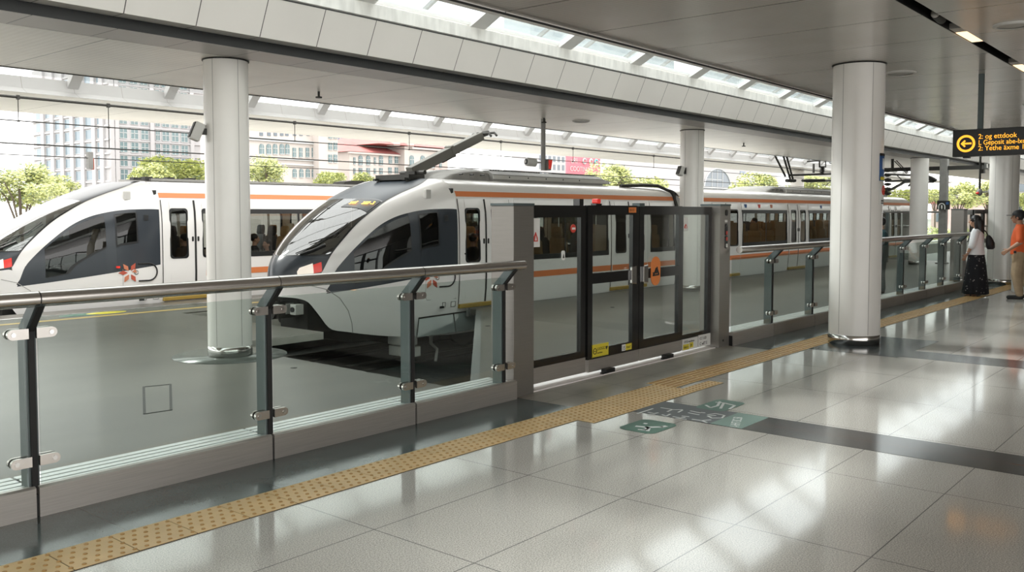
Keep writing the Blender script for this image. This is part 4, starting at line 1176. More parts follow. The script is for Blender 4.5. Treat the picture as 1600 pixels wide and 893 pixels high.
# loudspeakers clamped to the rear columns
def horn(x, y, z, label, s=1.0, rz=0.0):
    t = thing('wall_speaker', label, 'loudspeaker', (x, y, z), rz)
    R_ = Matrix.Rotation(math.radians(22), 3, 'X')
    mb = MB().obox((0, 0, 0), Vector((.10*s, 0, 0)), R_ @ Vector((0, .085*s, 0)), R_ @ Vector((0, 0, .16*s)))
    mb.build('cabinet', 'roof_light', t, local=True, bevel=.012)
    mb = MB(); n = R_ @ Vector((0, .09*s, 0))
    mb.obox(n, Vector((.088*s, 0, 0)), R_ @ Vector((0, .012*s, 0)), R_ @ Vector((0, 0, .145*s))); mb.build('front_grille', 'iron', t, local=True, bevel=.006)
    MB().box(-.03*s, .03*s, -.20*s, -.07*s, -.05*s, .06*s).box(-.05*s, .05*s, -.21*s, -.19*s, -.10*s, .12*s).build('bracket', 'iron', t, local=True)
horn(5.72-.33, 8.93+.06, 2.48, 'tilted grey loudspeaker clamped to the left white column', .62, math.radians(70))
horn(16.63-.36, 9.13+.06, 2.44, 'tilted grey loudspeaker clamped to the column behind the platform doors', .6, math.radians(70))

# camera pole hanging from the canopy
px, py = 12.9, 10.08
t = thing('camera_pole', 'grey pole hanging from the train canopy with white camera and red lamp', 'camera', (px, py, 2.40))
MB().cyl((px, py, 2.36), (px, py, 3.28), .042, 16).build('pole', 'roof_grey', t)
MB().bar((px, py, 2.50), (px-.15, py+.12, 2.50), .03, .03).build('arm', 'roof_grey', t)
cm = MB().cyl((px-.10, py+.10, 2.50), (px-.27, py+.17, 2.51), .075, 20).build('camera_body', 'roof_light', t)
MB().cyl((px-.265, py+.168, 2.51), (px-.285, py+.176, 2.511), .05, 18).cyl((px-.28, py+.174, 2.511), (px-.29, py+.178, 2.511), .025, 12, 1).build('lens', ['iron', 'fixture_grey'], cm)
MB().prism([(px+.02, 2.36), (px+.10, 2.36), (px+.15, 2.56), (px+.02, 2.56)], 'y', py-.10, py+.02).build('lamp_housing', 'panto_grey', t)
MB().prism([(px+.03, 2.385), (px+.085, 2.385), (px+.125, 2.545), (px+.03, 2.545)], 'y', py-.115, py-.10).build('red_lamp', 'lamp_red', t)

# ================================================================ OVERHEAD LINES
YW = 14.6
def wire(z, r, label, xa=-14, xb=60, y=YW, name='overhead_wire'):
    return tag(MB().tube([(xa, y, z), (xb, y, z)], r, 6).build(name, 'iron'), label, 'overhead wire')
wire(3.345, .020, 'thick dark overhead wire, topmost of the wires above the far train')
wire(2.99, .009, 'thin overhead wire, second from the top, joined by short droppers')
wire(2.645, .011, 'dark overhead wire third from the top crossing the trees')
wire(2.475, .007, 'thin overhead wire, lowest of the four lines over the far train')
for k, x in enumerate((5.78, 7.17, 10.85, 13.9, 17.0, 20.0, 24.2)):
    t = thing('wire_dropper', ['short vertical dropper between the top wires at the far left of the picture', 'long vertical dropper hanging in front of the white office block', 'vertical dropper between wires over the arched cream building',
              'vertical dropper between wires left of the raised pantograph', 'vertical dropper between wires before the white tower', 'vertical dropper between wires over the red billboard', 'vertical dropper between wires by the arched window building'][k], 'wire dropper', (x, YW, 2.64 if k == 1 else 2.99))
    MB().cyl((x, YW, 2.645 if k == 1 else 2.99), (x, YW, 3.345), .007, 6).build('rod', 'iron', t)
    MB().box(x-.02, x+.02, YW-.025, YW+.025, 3.31, 3.375).box(x-.014, x+.014, YW-.02, YW+.02, 2.975, 3.0).build('clip', 'iron', t)
p = at(141, 252, 1, YW)
t = thing('wire_weight', 'small grey box hanging on the wires in front of the white office block', 'weight', (p.x, YW, p.z-.12))
MB().box(p.x-.045, p.x+.03, YW-.05, YW+.05, p.z-.12, p.z+.15).build('body', 'roof_grey', t, bevel=.006)
MB().box(p.x+.03, p.x+.05, YW-.03, YW+.03, p.z-.13, p.z+.05).build('clip', 'logo_red', t)

def B2(u, v, y=11.6): return at(u, v, 1, y)
t = thing('line_bracket', 'angled black overhead line arms hanging over the second car of the middle train', 'line bracket', (24.8, 11.6, 2.5))
Yb = 11.35
mb = MB()
for (a, b) in (((1211, 243), (1227, 275)), ((1223, 240), (1236, 284)), ((1228, 240), (1240, 284))):
    mb.tube([B2(*a, Yb), B2(*b, Yb)], .03, 8)
mb.build('strut', 'iron', t)
mb = MB().tube([B2(1234, 273.5, Yb), B2(1310, 271, Yb)], .035, 8).tube([B2(1229, 282, Yb), B2(1242, 282, Yb)], .05, 8).tube([B2(1254, 282, Yb), B2(1288, 281.5, Yb)], .045, 8)
mb.build('arm', 'iron', t)
l = [B2(u, v, Yb) for u, v in ((1280.5, 250), (1290, 250), (1290, 260.5), (1280.5, 260.5), (1280.5, 250))]
MB().tube(l, .028, 6).tube([B2(1262, 252, Yb), B2(1291, 249.5, Yb)], .03, 6).build('stirrup', 'iron', t)
mb = MB(); a, b = B2(1285, 261, Yb), B2(1284, 271, Yb)
for k in range(5): q = a.lerp(b, k/4); mb.lathe([(0, .03), (.075, .02), (.09, -.01), (.03, -.03), (0, -.03)], q, 12)
mb.build('insulator', 'iron', t)

t = thing('line_bracket', 'tangle of black overhead line arms and insulators right of the broad white column', 'line bracket', (29.5, 8.9, 2.3))
def B3(u, v): return at(u, v, 1, 8.95)
mb = MB().tube([B3(1384, 283), B3(1410, 282), B3(1456, 277)], .032, 8).tube([B3(1384, 299), B3(1396, 294), B3(1414, 284), B3(1448, 279.5), B3(1462, 281)], .045, 8).tube([B3(1384, 272), B3(1418, 273.5), B3(1446, 273), B3(1460, 279)], .028, 8)
mb.tube([B3(1420, 290), B3(1426, 284), B3(1458, 284.5)], .03, 8); mb.build('arm', 'iron', t)
mb = MB().tube([B3(1398, 252), B3(1408, 262), B3(1417, 271)], .016, 6).tube([B3(1401, 251), B3(1419, 270)], .016, 6).tube([B3(1394.5, 248), B3(1394.5, 263)], .045, 8).tube([B3(1400, 272), B3(1412, 284)], .016, 6); mb.build('stay', 'iron', t)
for (ua, va), (ub, vb) in (((1387, 266), (1387, 302)), ((1447, 275), (1458, 282))):
    mb = MB(); a, b = B3(ua, va), B3(ub, vb)
    for k in range(6): q = a.lerp(b, k/5); mb.lathe([(0, .05), (.09, .03), (.12, -.01), (.04, -.05), (0, -.05)], q, 12)
    mb.build('insulator', 'iron', t)

MX, MY = 30.5, 7.9
t = thing('line_mast', 'square grey steel mast with a dark cross beam reaching over the middle train', 'mast', (MX, MY, 0))
MB().box(MX-.11, MX+.11, MY-.11, MY+.11, 0, 3.28).build('post', 'roof_grey', t, bevel=.006)
MB().box(MX-.16, MX+.16, MY-.16, MY+.16, 0, .03).build('foot_plate', 'iron', t)
MB().box(MX-.07, MX+.07, MY-1.1, MY+2.8, 2.93, 3.05).build('cross_beam', 'iron', t)
mb = MB()
mb.tube([(MX, MY+2.7, 3.0), (MX-.2, MY+2.75, 2.75)], .025, 6).tube([(MX-.1, MY+3.6, 3.28), (MX-.1, MY+2.3, 2.72)], .02, 6).tube([(MX-.1, MY+2.2, 2.72), (MX-.1, MY+4.4, 2.66)], .035, 8).tube([(MX-.2, MY+4.1, 3.26), (MX-.2, MY+4.1, 2.95)], .04, 8)
mb.build('stay', 'iron', t)
t = thing('mast_sign', 'small black sign with white arch symbol on the square mast', 'sign', (MX-.2, MY, 1.66))
p0 = at(1464.5, 313.5, 0, MX-.2); p1 = at(1484, 327, 0, MX-.2)
MB().box(MX-.22, MX-.18, p1.y, p0.y, p1.z, p0.z).build('board', 'sign_black', t)
yc_, zc_ = (p0.y*.62+p1.y*.38), (p0.z+p1.z)/2-.05
MB().tube([(MX-.225, yc_+.09*cos(k*PI/10), zc_+.10*sin(k*PI/10)) for k in range(11)], .016, 6).cap((MX-.225, yc_-.09, zc_), (MX-.225, yc_-.09, zc_-.07), .018, .018).cap((MX-.225, yc_+.09, zc_), (MX-.225, yc_+.09, zc_-.07), .018, .018).cap((MX-.225, yc_, zc_-.05), (MX-.225, yc_, zc_+.03), .022, .022).build('pictogram', 'paper', t)
MB().box(MX-.225, MX-.218, p1.y+.03, p1.y+.11, p0.z-.12, p0.z-.04).build('blue_square', 'blue_sign', t)
# beyond the train: camera on a drop pole and a box clamped to the far beam
p = at(1530.5, 300, 0, 24.0)
t = thing('camera_pole', 'small camera with red light on a short drop pole beyond the woman', 'camera', (24.0, p.y, 2.0))
z = p.z
MB().cyl((24, p.y, z+.05), (24, p.y, 3.28 if p.y > 8.7 else 3.39), .025, 10).build('pole', 'iron', t)
MB().ell((24, p.y, z), (.07, .07, .09), 14).bar((24, p.y, z), (24, p.y-.22, z+.01), .03, .03).ell((24, p.y-.24, z+.01), (.06, .07, .07), 12).build('camera_body', 'roof_grey', t)
MB().ell((23.93, p.y+.03, z-.02), (.03, .04, .03), 10).build('red_lamp', 'lamp_red', t)
bx = at(1531, 260, 1, 8.16)
t = thing('beam_camera', 'black camera box clamped under the far end of the long beam', 'camera', (bx.x, 8.1, 3.1))
MB().box(bx.x-.28, bx.x+.30, 7.95, 8.14, 3.18, 3.40).build('body', 'iron', t, bevel=.01)
MB().box(bx.x-.20, bx.x+.02, 7.98, 8.11, 3.02, 3.18).build('mount', 'iron', t)
MB().box(bx.x+.02, bx.x+.22, 7.940, 7.952, 3.22, 3.36).build('window', 'fixture_grey', t)

# ================================================================ PEOPLE
mat('skin', (0.50, 0.29, 0.20), 0.55)
mat('skin_tan', (0.40, 0.22, 0.14), 0.55)
mat('hair_black', (0.008, 0.007, 0.007), 0.45)
mat('hair_grey', (0.22, 0.22, 0.22), 0.6)
mat('shirt_white', (0.78, 0.78, 0.80), 0.8)
mat('shirt_orange', (0.62, 0.10, 0.022), 0.8)
mat('khaki', (0.33, 0.24, 0.15), 0.85, noise=0.12, nscale=14)
mat('cap_black', (0.010, 0.010, 0.011), 0.7)
mat('shoe_black', (0.012, 0.012, 0.012), 0.5)
mat('bag_black', (0.010, 0.010, 0.011), 0.6)
mat('bag_white', (0.72, 0.72, 0.70), 0.4)
mat('cloth_dark', (0.018, 0.020, 0.024), 0.85)
mat('cloth_teal', (0.018, 0.05, 0.055), 0.85)
mat('cloth_brown', (0.07, 0.045, 0.03), 0.85)
mat('cloth_grey', (0.40, 0.40, 0.40), 0.85)
# dark skirt with a small pale print
m, nt, b = newmat('skirt_print')
tc = nt.nodes.new('ShaderNodeTexCoord'); vo = nt.nodes.new('ShaderNodeTexVoronoi'); vo.inputs['Scale'].default_value = 17
nt.links.new(tc.outputs['Object'], vo.inputs['Vector'])
lt = nt.nodes.new('ShaderNodeMath'); lt.operation = 'LESS_THAN'; lt.inputs[1].default_value = .20
nt.links.new(vo.outputs['Distance'], lt.inputs[0])
mx = nt.nodes.new('ShaderNodeMix'); mx.data_type = 'RGBA'; mx.inputs[6].default_value = (.007, .007, .010, 1); mx.inputs[7].default_value = (.20, .19, .19, 1)
nt.links.new(lt.outputs[0], mx.inputs[0]); nt.links.new(mx.outputs[2], b.inputs['Base Color']); b.inputs['Roughness'].default_value = .9

def head(mb, c, k=1.0):
    """head facing +Y centred at c (Vector), k = scale; height about .225"""
    c = Vector(c)
    P = lambda x, y, z: c+Vector((x, y, z))*k
    mb.ell(P(0, -.012, .025), (.074*k, .092*k, .092*k), 20)
    mb.ell(P(0, .018, -.035), (.058*k, .068*k, .082*k), 18)
    mb.ell(P(0, .045, -.088), (.030*k, .030*k, .026*k), 12)
    mb.cap(P(0, .086, .018), P(0, .104, -.022), .010*k, .017*k, 10)
    mb.ell(P(0, .082, -.056), (.026*k, .012*k, .009*k), 10)
    mb.ell(P(0, .080, -.068), (.024*k, .012*k, .008*k), 10)
    mb.ell(P(0, .070, .034), (.055*k, .020*k, .013*k), 12)
    for s in (-1, 1):
        mb.ell(P(s*.073, -.010, -.012), (.012*k, .022*k, .034*k), 12)
        mb.ell(P(s*.042, .052, -.025), (.022*k, .022*k, .022*k), 10)
def eyes(root, c, k=1.0):
    c = Vector(c); mb = MB()
    for s in (-1, 1): mb.ell(c+Vector((s*.030, .079, .012))*k, (.012*k, .007*k, .006*k), 10)
    mb.build('eyes', 'hair_black', root, local=True)

def hand(mb, wrist, d, palm_n, k=1.0, curl=.5, thumb_side=1):
    """d = along the hand, palm_n = direction the palm faces"""
    w = Vector(wrist); d = Vector(d).normalized(); n = Vector(palm_n); n = (n-d*n.dot(d)).normalized(); s = d.cross(n)*thumb_side
    pc = w+d*.045*k
    for q in (-.022, 0, .022): mb.cap(w+d*.012*k+s*q*.7*k, w+d*.082*k+s*q*k, .015*k, .013*k, 8)
    L = (.070, .082, .076, .060)
    for i, off in enumerate((.033, .011, -.011, -.032)):
        b0 = w+d*.086*k+s*off*k; a = 0; p = b0; dd = d.copy()
        for j, f in enumerate((.45, .32, .25)):
            a += curl*(.35+.25*j); dd = (d*cos(a)+n*sin(a)).normalized()
            q = p+dd*L[i]*f*k; mb.cap(p, q, (.0092-.0008*j)*k, (.0084-.0008*j)*k, 8); p = q
    p = w+d*.025*k+s*.028*k; q = p+(d*.6+s*.7+n*.25).normalized()*.040*k; mb.cap(p, q, .013*k, .0105*k, 8)
    r = q+(d*.9+s*.1+n*.35).normalized()*.032*k; mb.cap(q, r, .010*k, .008*k, 8)

def seated(label, loc, rz, cloth, hair='hair_black', style='short', k=.88, skin='skin'):
    t = thing('person', label, 'person', loc, rz, None)
    mb = MB(); hc = Vector((0, .02, .70))*1.0
    head(mb, hc*k, k)
    mb.chain([Vector(p)*k for p in ((0, 0, .50), (0, .01, .62))], [.055*k, .05*k])
    mb.rings([(0, 0, 0, .16*k, .11*k), (0, 0, .12*k, .15*k, .10*k), (0, 0, .32*k, .17*k, .105*k), (0, 0, .46*k, .18*k, .09*k), (0, 0, .53*k, .08*k, .06*k)], 20)
    for s in (-1, 1):
        mb.chain([Vector(p)*k for p in ((s*.17, 0, .47), (s*.22, .04, .22), (s*.12, .26, .12))], [.055*k, .043*k, .032*k])
        hand(mb, Vector((s*.12, .26, .12))*k, (-s*.2, 1, -.3), (0, 0, -1), k, .4, s)
        mb.chain([Vector(p)*k for p in ((s*.09, .02, .04), (s*.10, .42, .05), (s*.10, .44, -.38))], [.085*k, .062*k, .045*k])
        mb.cap(Vector((s*.10, .42, -.41))*k, Vector((s*.10, .58, -.43))*k, .045*k, .035*k)
    mb.build('body', skin, t, local=True, remesh=.013, smooth_it=2)
    cl = MB().rings([(0, 0, -.02*k, .175*k, .13*k), (0, 0, .12*k, .165*k, .118*k), (0, 0, .32*k, .185*k, .122*k), (0, 0, .46*k, .195*k, .105*k), (0, 0, .535*k, .10*k, .075*k), (0, 0, .555*k, .07*k, .06*k)], 24)
    for s in (-1, 1): cl.chain([Vector(p)*k for p in ((s*.17, 0, .465), (s*.22, .04, .22), (s*.14, .22, .135))], [.066*k, .056*k, .045*k])
    cl.build('top', cloth, t, local=True, remesh=.014, smooth_it=3)
    cl = MB()
    for s in (-1, 1): cl.chain([Vector(p)*k for p in ((s*.09, .02, .04), (s*.10, .42, .05), (s*.10, .44, -.36))], [.095*k, .075*k, .058*k])
    cl.build('trousers', 'cloth_dark', t, local=True, remesh=.015, smooth_it=2)
    hr = MB(); hk = hc*k
    hr.ell(hk+Vector((0, -.025, .04))*k, (.084*k, .098*k, .096*k), 20)
    if style == 'long': hr.rings([(hk.x, hk.y-.055*k, hk.z-.20*k, .07*k, .035*k), (hk.x, hk.y-.06*k, hk.z-.08*k, .085*k, .055*k), (hk.x, hk.y-.05*k, hk.z+.03*k, .086*k, .075*k)], 20)
    hr.build('hair', hair, t, local=True, remesh=.012, smooth_it=2)
    return t
# passengers sit on the seats by the windows
def pv(u, v, y): return at(u, v, 1, y)
for (u, v, y, rz, cloth, hair, st, lab) in (
    (288, 372, 15.75, PI*.1, 'cloth_brown', 'hair_black', 'short', 'dark haired passenger behind the door window of the far train left of the column'),
    (418, 380, 15.75, PI*.5, 'cloth_brown', 'hair_black', 'long', 'long haired passenger in profile in the far train window'),
    (397, 372, 15.70, -PI*.6, 'cloth_dark', 'hair_black', 'short', 'passenger in dark clothing at the left edge of the far train window'),
    (437, 378, 15.95, PI*.9, 'cloth_grey', 'hair_grey', 'short', 'grey haired passenger at the right of the far train window'),
    (739, 372, 10.85, -PI*.45, 'cloth_dark', 'hair_black', 'short', 'dark haired passenger seen from behind in the first door window of the middle train'),
    (1179, 345, 11.2, PI*.2, 'cloth_grey', 'hair_black', 'short', 'passenger in pale clothes in the second car of the middle train')):
    p = pv(u, v, y); k = .88
    seated(lab, (p.x, p.y, p.z-.72*k), rz, cloth, hair, st, k)

def shoe(mb, heel, d, L=.25, w=.045, h=.06):
    heel = Vector(heel); d = Vector(d).normalized()
    mb.cap(heel+d*.03+Vector((0, 0, h*.6)), heel+d*(L-.04)+Vector((0, 0, .032)), w*.95, w*.72, 12)
    mb.cap(heel+d*.03+Vector((0, 0, .035)), heel+d*(L-.05)+Vector((0, 0, .03)), w*.85, w*.85, 12)

# --- the woman
def woman():
    pos = Vector((19.05, 4.33, 0)); rz = math.radians(4)
    t = thing('person', 'woman in white blouse and long dark printed skirt watching the train with a black bag', 'person', pos, rz)
    H = 1.545; mb = MB()
    hc = Vector((0, .035, 1.435)); head(mb, hc, .93)
    mb.chain([(0, -.01, 1.24), (0, .015, 1.36)], [.05, .045])
    mb.rings([(0, 0, .80, .155, .12), (0, 0, .92, .135, .10), (0, -.005, 1.08, .14, .10), (0, -.01, 1.2, .155, .095), (0, -.01, 1.27, .10, .07), (0, 0, 1.30, .05, .05)], 24)
    # left arm hangs a little forward, right arm holds the bag strap
    aL = [(-.165, -.01, 1.235), (-.205, .03, 1.0), (-.185, .13, .80)]
    aR = [(.165, -.01, 1.235), (.215, -.03, 1.0), (.20, .08, .82)]
    for a, s in ((aL, -1), (aR, 1)):
        mb.chain(a, [.045, .036, .025]); hand(mb, a[-1], (Vector(a[-1])-Vector(a[-2])), (-s, .1, 0), .88, .45, -s*-1)
    for s in (-1, 1):
        mb.chain([(s*.08, 0, .82), (s*.085, .01, .44), (s*.09, -.02, .08)], [.078, .055, .036])
        f = Vector((s*.09, -.05, 0)); mb.cap(f+Vector((0, .02, .045)), f+Vector((0, .16, .028)), .034, .026, 10)
        for q in range(5): mb.cap(f+Vector((-.028+.014*q, .165, .022)), f+Vector((-.03+.015*q, .20-.006*q*s, .018)), .010, .008, 6)
    mb.build('body', 'skin_tan', t, local=True, remesh=.0075, smooth_it=2)
    eyes(t, hc, .93)
    # blouse: loose body and elbow sleeves
    bl = MB().rings([(0, 0, .795, .195, .155), (0, 0, .83, .192, .152), (0, -.005, .98, .168, .132), (0, -.01, 1.12, .172, .125), (0, -.012, 1.22, .178, .110), (0, -.01, 1.275, .115, .082), (0, 0, 1.30, .062, .060)], 28)
    bl.chain([(-.155, -.01, 1.225), (-.205, .02, 1.03), (-.207, .045, .97)], [.066, .060, .063]); bl.chain([(.155, -.01, 1.225), (.212, -.02, 1.03), (.214, -.02, .97)], [.066, .060, .063])
    bl.build('blouse', 'shirt_white', t, local=True, remesh=.010, smooth_it=3)
    # long skirt with folds
    sk = MB(); zs = frange(.045, .90, 22); ths = frange(0, 2*PI, 72)
    def f(z, a):
        k = (0.90-z)/.855; fold = 1+.055*k*sin(9*a+1.3*sin(2*a))+.02*k*sin(17*a+z*5)
        return Vector(((.142+.125*k**.7)*cos(a)*fold, (.115+.115*k**.7)*sin(a)*fold-.01, z))
    sk.grid(f, zs, ths, flip=True); sk.build('skirt', 'skirt_print', t, local=True, norm=True, solid=.004)
    # hair falls below the shoulders at the back
    hr = MB().ell(hc+Vector((0, -.022, .035)), (.084, .100, .092), 22)
    hr.rings([(0, -.055, 1.13, .070, .040), (0, -.075, 1.20, .090, .052), (0, -.070, 1.30, .095, .060), (0, -.048, 1.40, .088, .080), (0, -.03, 1.46, .080, .085)], 24)
    for s in (-1, 1): hr.chain([(s*.070, .01, 1.46), (s*.078, .005, 1.36), (s*.072, .0, 1.24)], [.026, .026, .018])
    hr.build('hair', 'hair_black', t, local=True, remesh=.009, smooth_it=2)
    sd = MB()
    for s in (-1, 1):
        f_ = Vector((s*.09, -.05, 0)); sd.rings([(f_.x, f_.y+.085, .0, .044, .135), (f_.x, f_.y+.085, .014, .044, .135)], 20)
        sd.tube([f_+Vector((-.04, .10, .012)), f_+Vector((0, .11, .062)), f_+Vector((.04, .10, .012))], .009, 6).tube([f_+Vector((0, .11, .06)), f_+Vector((.0, .175, .02))], .006, 6)
    sd.build('sandals', 'shoe_black', t, local=True)
    MB().tube([(-.188+.031*cos(a), .115+.031*sin(a), .835) for a in frange(0, 2*PI, 16)], .007, 6).build('watch', 'steel_polished', t, local=True)
    # shoulder bag hanging at her back
    b_ = thing('shoulder_bag', 'soft black shoulder bag hanging behind the woman in the white blouse', 'bag', pos, rz)
    bg = MB().rings([(.06, -.235, .905, .10, .050), (.06, -.24, .93, .125, .070), (.05, -.235, 1.02, .125, .075), (.04, -.215, 1.12, .085, .050), (.03, -.20, 1.17, .045, .025)], 22, pw=2.6)
    bg.build('pouch', 'bag_black', b_, local=True, bevel=0)
    sp = MB().tube([(.04, -.20, 1.15), (.06, -.165, 1.22), (.075, -.115, 1.275), (.085, -.03, 1.312), (.07, .055, 1.275), (.02, .118, 1.16), (-.06, .14, 1.04)], .011, 8)
    sp.build('strap', 'bag_black', b_, local=True)
woman()

# --- the man
def man():
    pos = Vector((18.92, 3.56, 0)); rz = math.radians(8)
    t = thing('person', 'man in orange shirt, khaki trousers and black cap at the right edge', 'person', pos, rz)
    mb = MB(); hc = Vector((0, .055, 1.515)); head(mb, hc, .95)
    mb.chain([(0, -.01, 1.31), (0, .025, 1.43)], [.062, .055])
    mb.rings([(0, 0, .82, .165, .13), (0, .005, .98, .165, .13), (0, 0, 1.14, .175, .125), (0, -.01, 1.27, .185, .11), (0, -.01, 1.345, .12, .08), (0, 0, 1.375, .06, .06)], 24)
    aL = [(-.20, -.01, 1.30), (-.245, -.02, 1.06), (-.215, .17, .915)]
    aR = [(.20, -.01, 1.30), (.25, -.05, 1.05), (.235, .03, .80)]
    for a, s in ((aL, -1), (aR, 1)):
        mb.chain(a, [.055, .044, .029]); hand(mb, a[-1], (Vector(a[-1])-Vector(a[-2])), (-s, 0, -.1), 1.0, .75, s)
    legs = {-1: [(-.09, 0, .84), (-.10, .04, .46), (-.10, -.02, .10)], 1: [(.09, 0, .84), (.10, -.06, .46), (.10, -.20, .13)]}
    for s, l in legs.items(): mb.chain(l, [.088, .062, .042])
    mb.build('body', 'skin_tan', t, local=True, remesh=.0075, smooth_it=2)
    eyes(t, hc, .95)
    sh = MB().rings([(0, 0, .83, .195, .155), (0, .005, .98, .190, .152), (0, 0, 1.14, .198, .148), (0, -.01, 1.27, .205, .128), (0, -.01, 1.35, .135, .092), (0, .005, 1.385, .072, .070)], 28)
    sh.chain([(-.19, -.01, 1.29), (-.245, -.02, 1.11)], [.078, .074]); sh.chain([(.19, -.01, 1.29), (.25, -.04, 1.10)], [.078, .074])
    sh.build('shirt', 'shirt_orange', t, local=True, remesh=.010, smooth_it=3)
    tr = MB().rings([(0, 0, .76, .175, .14), (0, 0, .88, .178, .142), (0, 0, .93, .172, .138)], 24)
    for s, l in legs.items():
        tr.chain([l[0], l[1], (l[1][0], (l[1][1]+l[2][1])/2, .28), (l[2][0], l[2][1], l[2][2]+.01)], [.115, .092, .080, .072])
    tr.build('trousers', 'khaki', t, local=True, remesh=.010, smooth_it=3)
    so = MB()
    shoe(so, (-.10, -.07, 0), (0, 1, 0), .27, .048); so.cap((.10, -.20, .10), (.10, -.06, .035), .045, .038)
    so.build('shoes', 'shoe_black', t, local=True, remesh=.009, smooth_it=2)
    hr = MB().ell(hc+Vector((0, -.028, .02)), (.082, .090, .085), 20); hr.build('hair', 'hair_black', t, local=True)
    cp = MB().rings([(0, .03, 1.545, .088, .108), (0, .03, 1.585, .090, .110), (0, .025, 1.625, .075, .092), (0, .02, 1.648, .040, .05), (0, .02, 1.655, .01, .012)], 24)
    cp.prism([(x_, y_) for x_, y_ in [(.075*cos(a), .11+.125*sin(a)) for a in frange(0, PI, 14)]], 'z', 1.548, 1.558)
    cp.ell((0, .02, 1.657), (.010, .010, .006), 8); cp.build('cap', 'cap_black', t, local=True)
    MB().box(-.19, -.155, .045, .09, .855, .90).build('phone_pouch', 'shoe_black', t, local=True)
    b_ = thing('carrier_bag', 'white bag hanging at the far side of the man in orange', 'bag', pos, rz)
    bg = MB().rings([(.30, -.02, .10, .06, .13), (.30, -.02, .13, .075, .16), (.295, -.0, .40, .06, .14), (.28, .02, .56, .03, .09)], 22, pw=3)
    bg.build('pouch', 'bag_white', b_, local=True)
    MB().tube([(.28, -.04, .55), (.262, .01, .70), (.24, .045, .735), (.262, .07, .70), (.28, .08, .55)], .008, 6).build('handles', 'bag_white', b_, local=True)
man()

# --- someone in teal behind the guardrail, mostly hidden by the broad column
def hidden_person():
    p = at(1375, 457, 2, 0)
    t = thing('person', 'person in dark teal clothes behind the guardrail, mostly hidden by the broad column', 'person', (p.x, p.y, 0), math.radians(30))
    mb = MB(); hc = Vector((0, .03, 1.40)); head(mb, hc, .92)
    mb.chain([(0, -.01, 1.2), (0, .01, 1.32)], [.055, .05]); mb.rings([(0, 0, .75, .15, .12), (0, 0, 1.0, .15, .11), (0, 0, 1.18, .17, .1), (0, 0, 1.26, .08, .06)], 20)
    for s in (-1, 1):
        a = [(s*.18, 0, 1.2), (s*.22, .0, .98), (s*.21, .06, .78)]
        mb.chain(a, [.05, .042, .028]); hand(mb, a[-1], (0, .1, -1), (-s, 0, 0), .9, .5, s)
        mb.chain([(s*.085, 0, .78), (s*.09, .01, .42), (s*.09, -.02, .08)], [.08, .058, .04])
    mb.build('body', 'skin', t, local=True, remesh=.009, smooth_it=2)
    c_ = MB().rings([(0, 0, .70, .18, .145), (0, 0, 1.0, .175, .135), (0, 0, 1.18, .19, .118), (0, 0, 1.27, .09, .07)], 24)
    for s in (-1, 1): c_.chain([(s*.175, 0, 1.19), (s*.22, 0, .98), (s*.215, .05, .82)], [.068, .058, .05])
    c_.build('jacket', 'cloth_teal', t, local=True, remesh=.011, smooth_it=3)
    c_ = MB()
    for s in (-1, 1): c_.chain([(s*.085, 0, .78), (s*.09, .01, .42), (s*.09, -.02, .09)], [.10, .08, .066])
    c_.build('trousers', 'cloth_teal', t, local=True, remesh=.011, smooth_it=2)
    so = MB(); shoe(so, (-.09, -.06, 0), (0, 1, 0), .24); shoe(so, (.09, -.06, 0), (0, 1, 0), .24); so.build('shoes', 'shoe_black', t, local=True)
    MB().ell(hc+Vector((0, -.025, .03)), (.082, .095, .092), 18).build('hair', 'hair_black', t, local=True)
hidden_person()
# ================================================================ CITY BEHIND
mat('wall_white', (0.40, 0.39, 0.395), 0.8, noise=0.03, nscale=.1)
mat('wall_cream', (0.50, 0.45, 0.42), 0.8, noise=0.04, nscale=.1)
mat('wall_pink', (0.48, 0.37, 0.34), 0.8, noise=0.05, nscale=.1)
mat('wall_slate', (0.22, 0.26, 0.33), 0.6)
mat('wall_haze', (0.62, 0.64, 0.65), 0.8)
mat('roof_red', (0.40, 0.14, 0.13), 0.8, noise=0.1, nscale=.3)
mat('pane_green', (0.13, 0.19, 0.20), 0.2)
mat('pane_blue', (0.15, 0.20, 0.235), 0.2)
mat('pane_grey', (0.13, 0.155, 0.18), 0.3)
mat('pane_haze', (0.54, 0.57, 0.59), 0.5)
mat('mullion_white', (0.46, 0.47, 0.47), 0.6)
mat('billboard_red', (0.72, 0.16, 0.20), 0.6)
mat('billboard_teal', (0.16, 0.50, 0.52), 0.6)
GZ = -6.0
WIN = {}
def window_mesh(kind, m):
    """unit window in the local x-z plane, facing -y"""
    mb = MB()
    if kind == 'arch':
        pts = [(-.5, -.5), (.5, -.5), (.5, .2)]+[(.5*cos(a), .2+.30*sin(a)) for a in frange(0, PI, 10)[1:-1]]+[(-.5, .2)]
    else:
        pts = [(-.5, -.5), (.5, -.5), (.5, .5), (-.5, .5)]
    mb.prism(pts, 'y', -.05, .05)
    if kind != 'plain':
        mb.box(-.03, .03, -.09, -.05, -.5, .48 if kind != 'arch' else .49, 1).box(-.5, .5, -.09, -.05, .02, .07, 1)
        mb.box(-.54, .54, -.13, .05, -.56, -.5, 1)
        if kind == 'cross': mb.box(-.54, .54, -.10, .05, .5, .54, 1).box(-.54, -.5, -.10, .05, -.5, .5, 1).box(.5, .54, -.10, .05, -.5, .5, 1)
    return mb
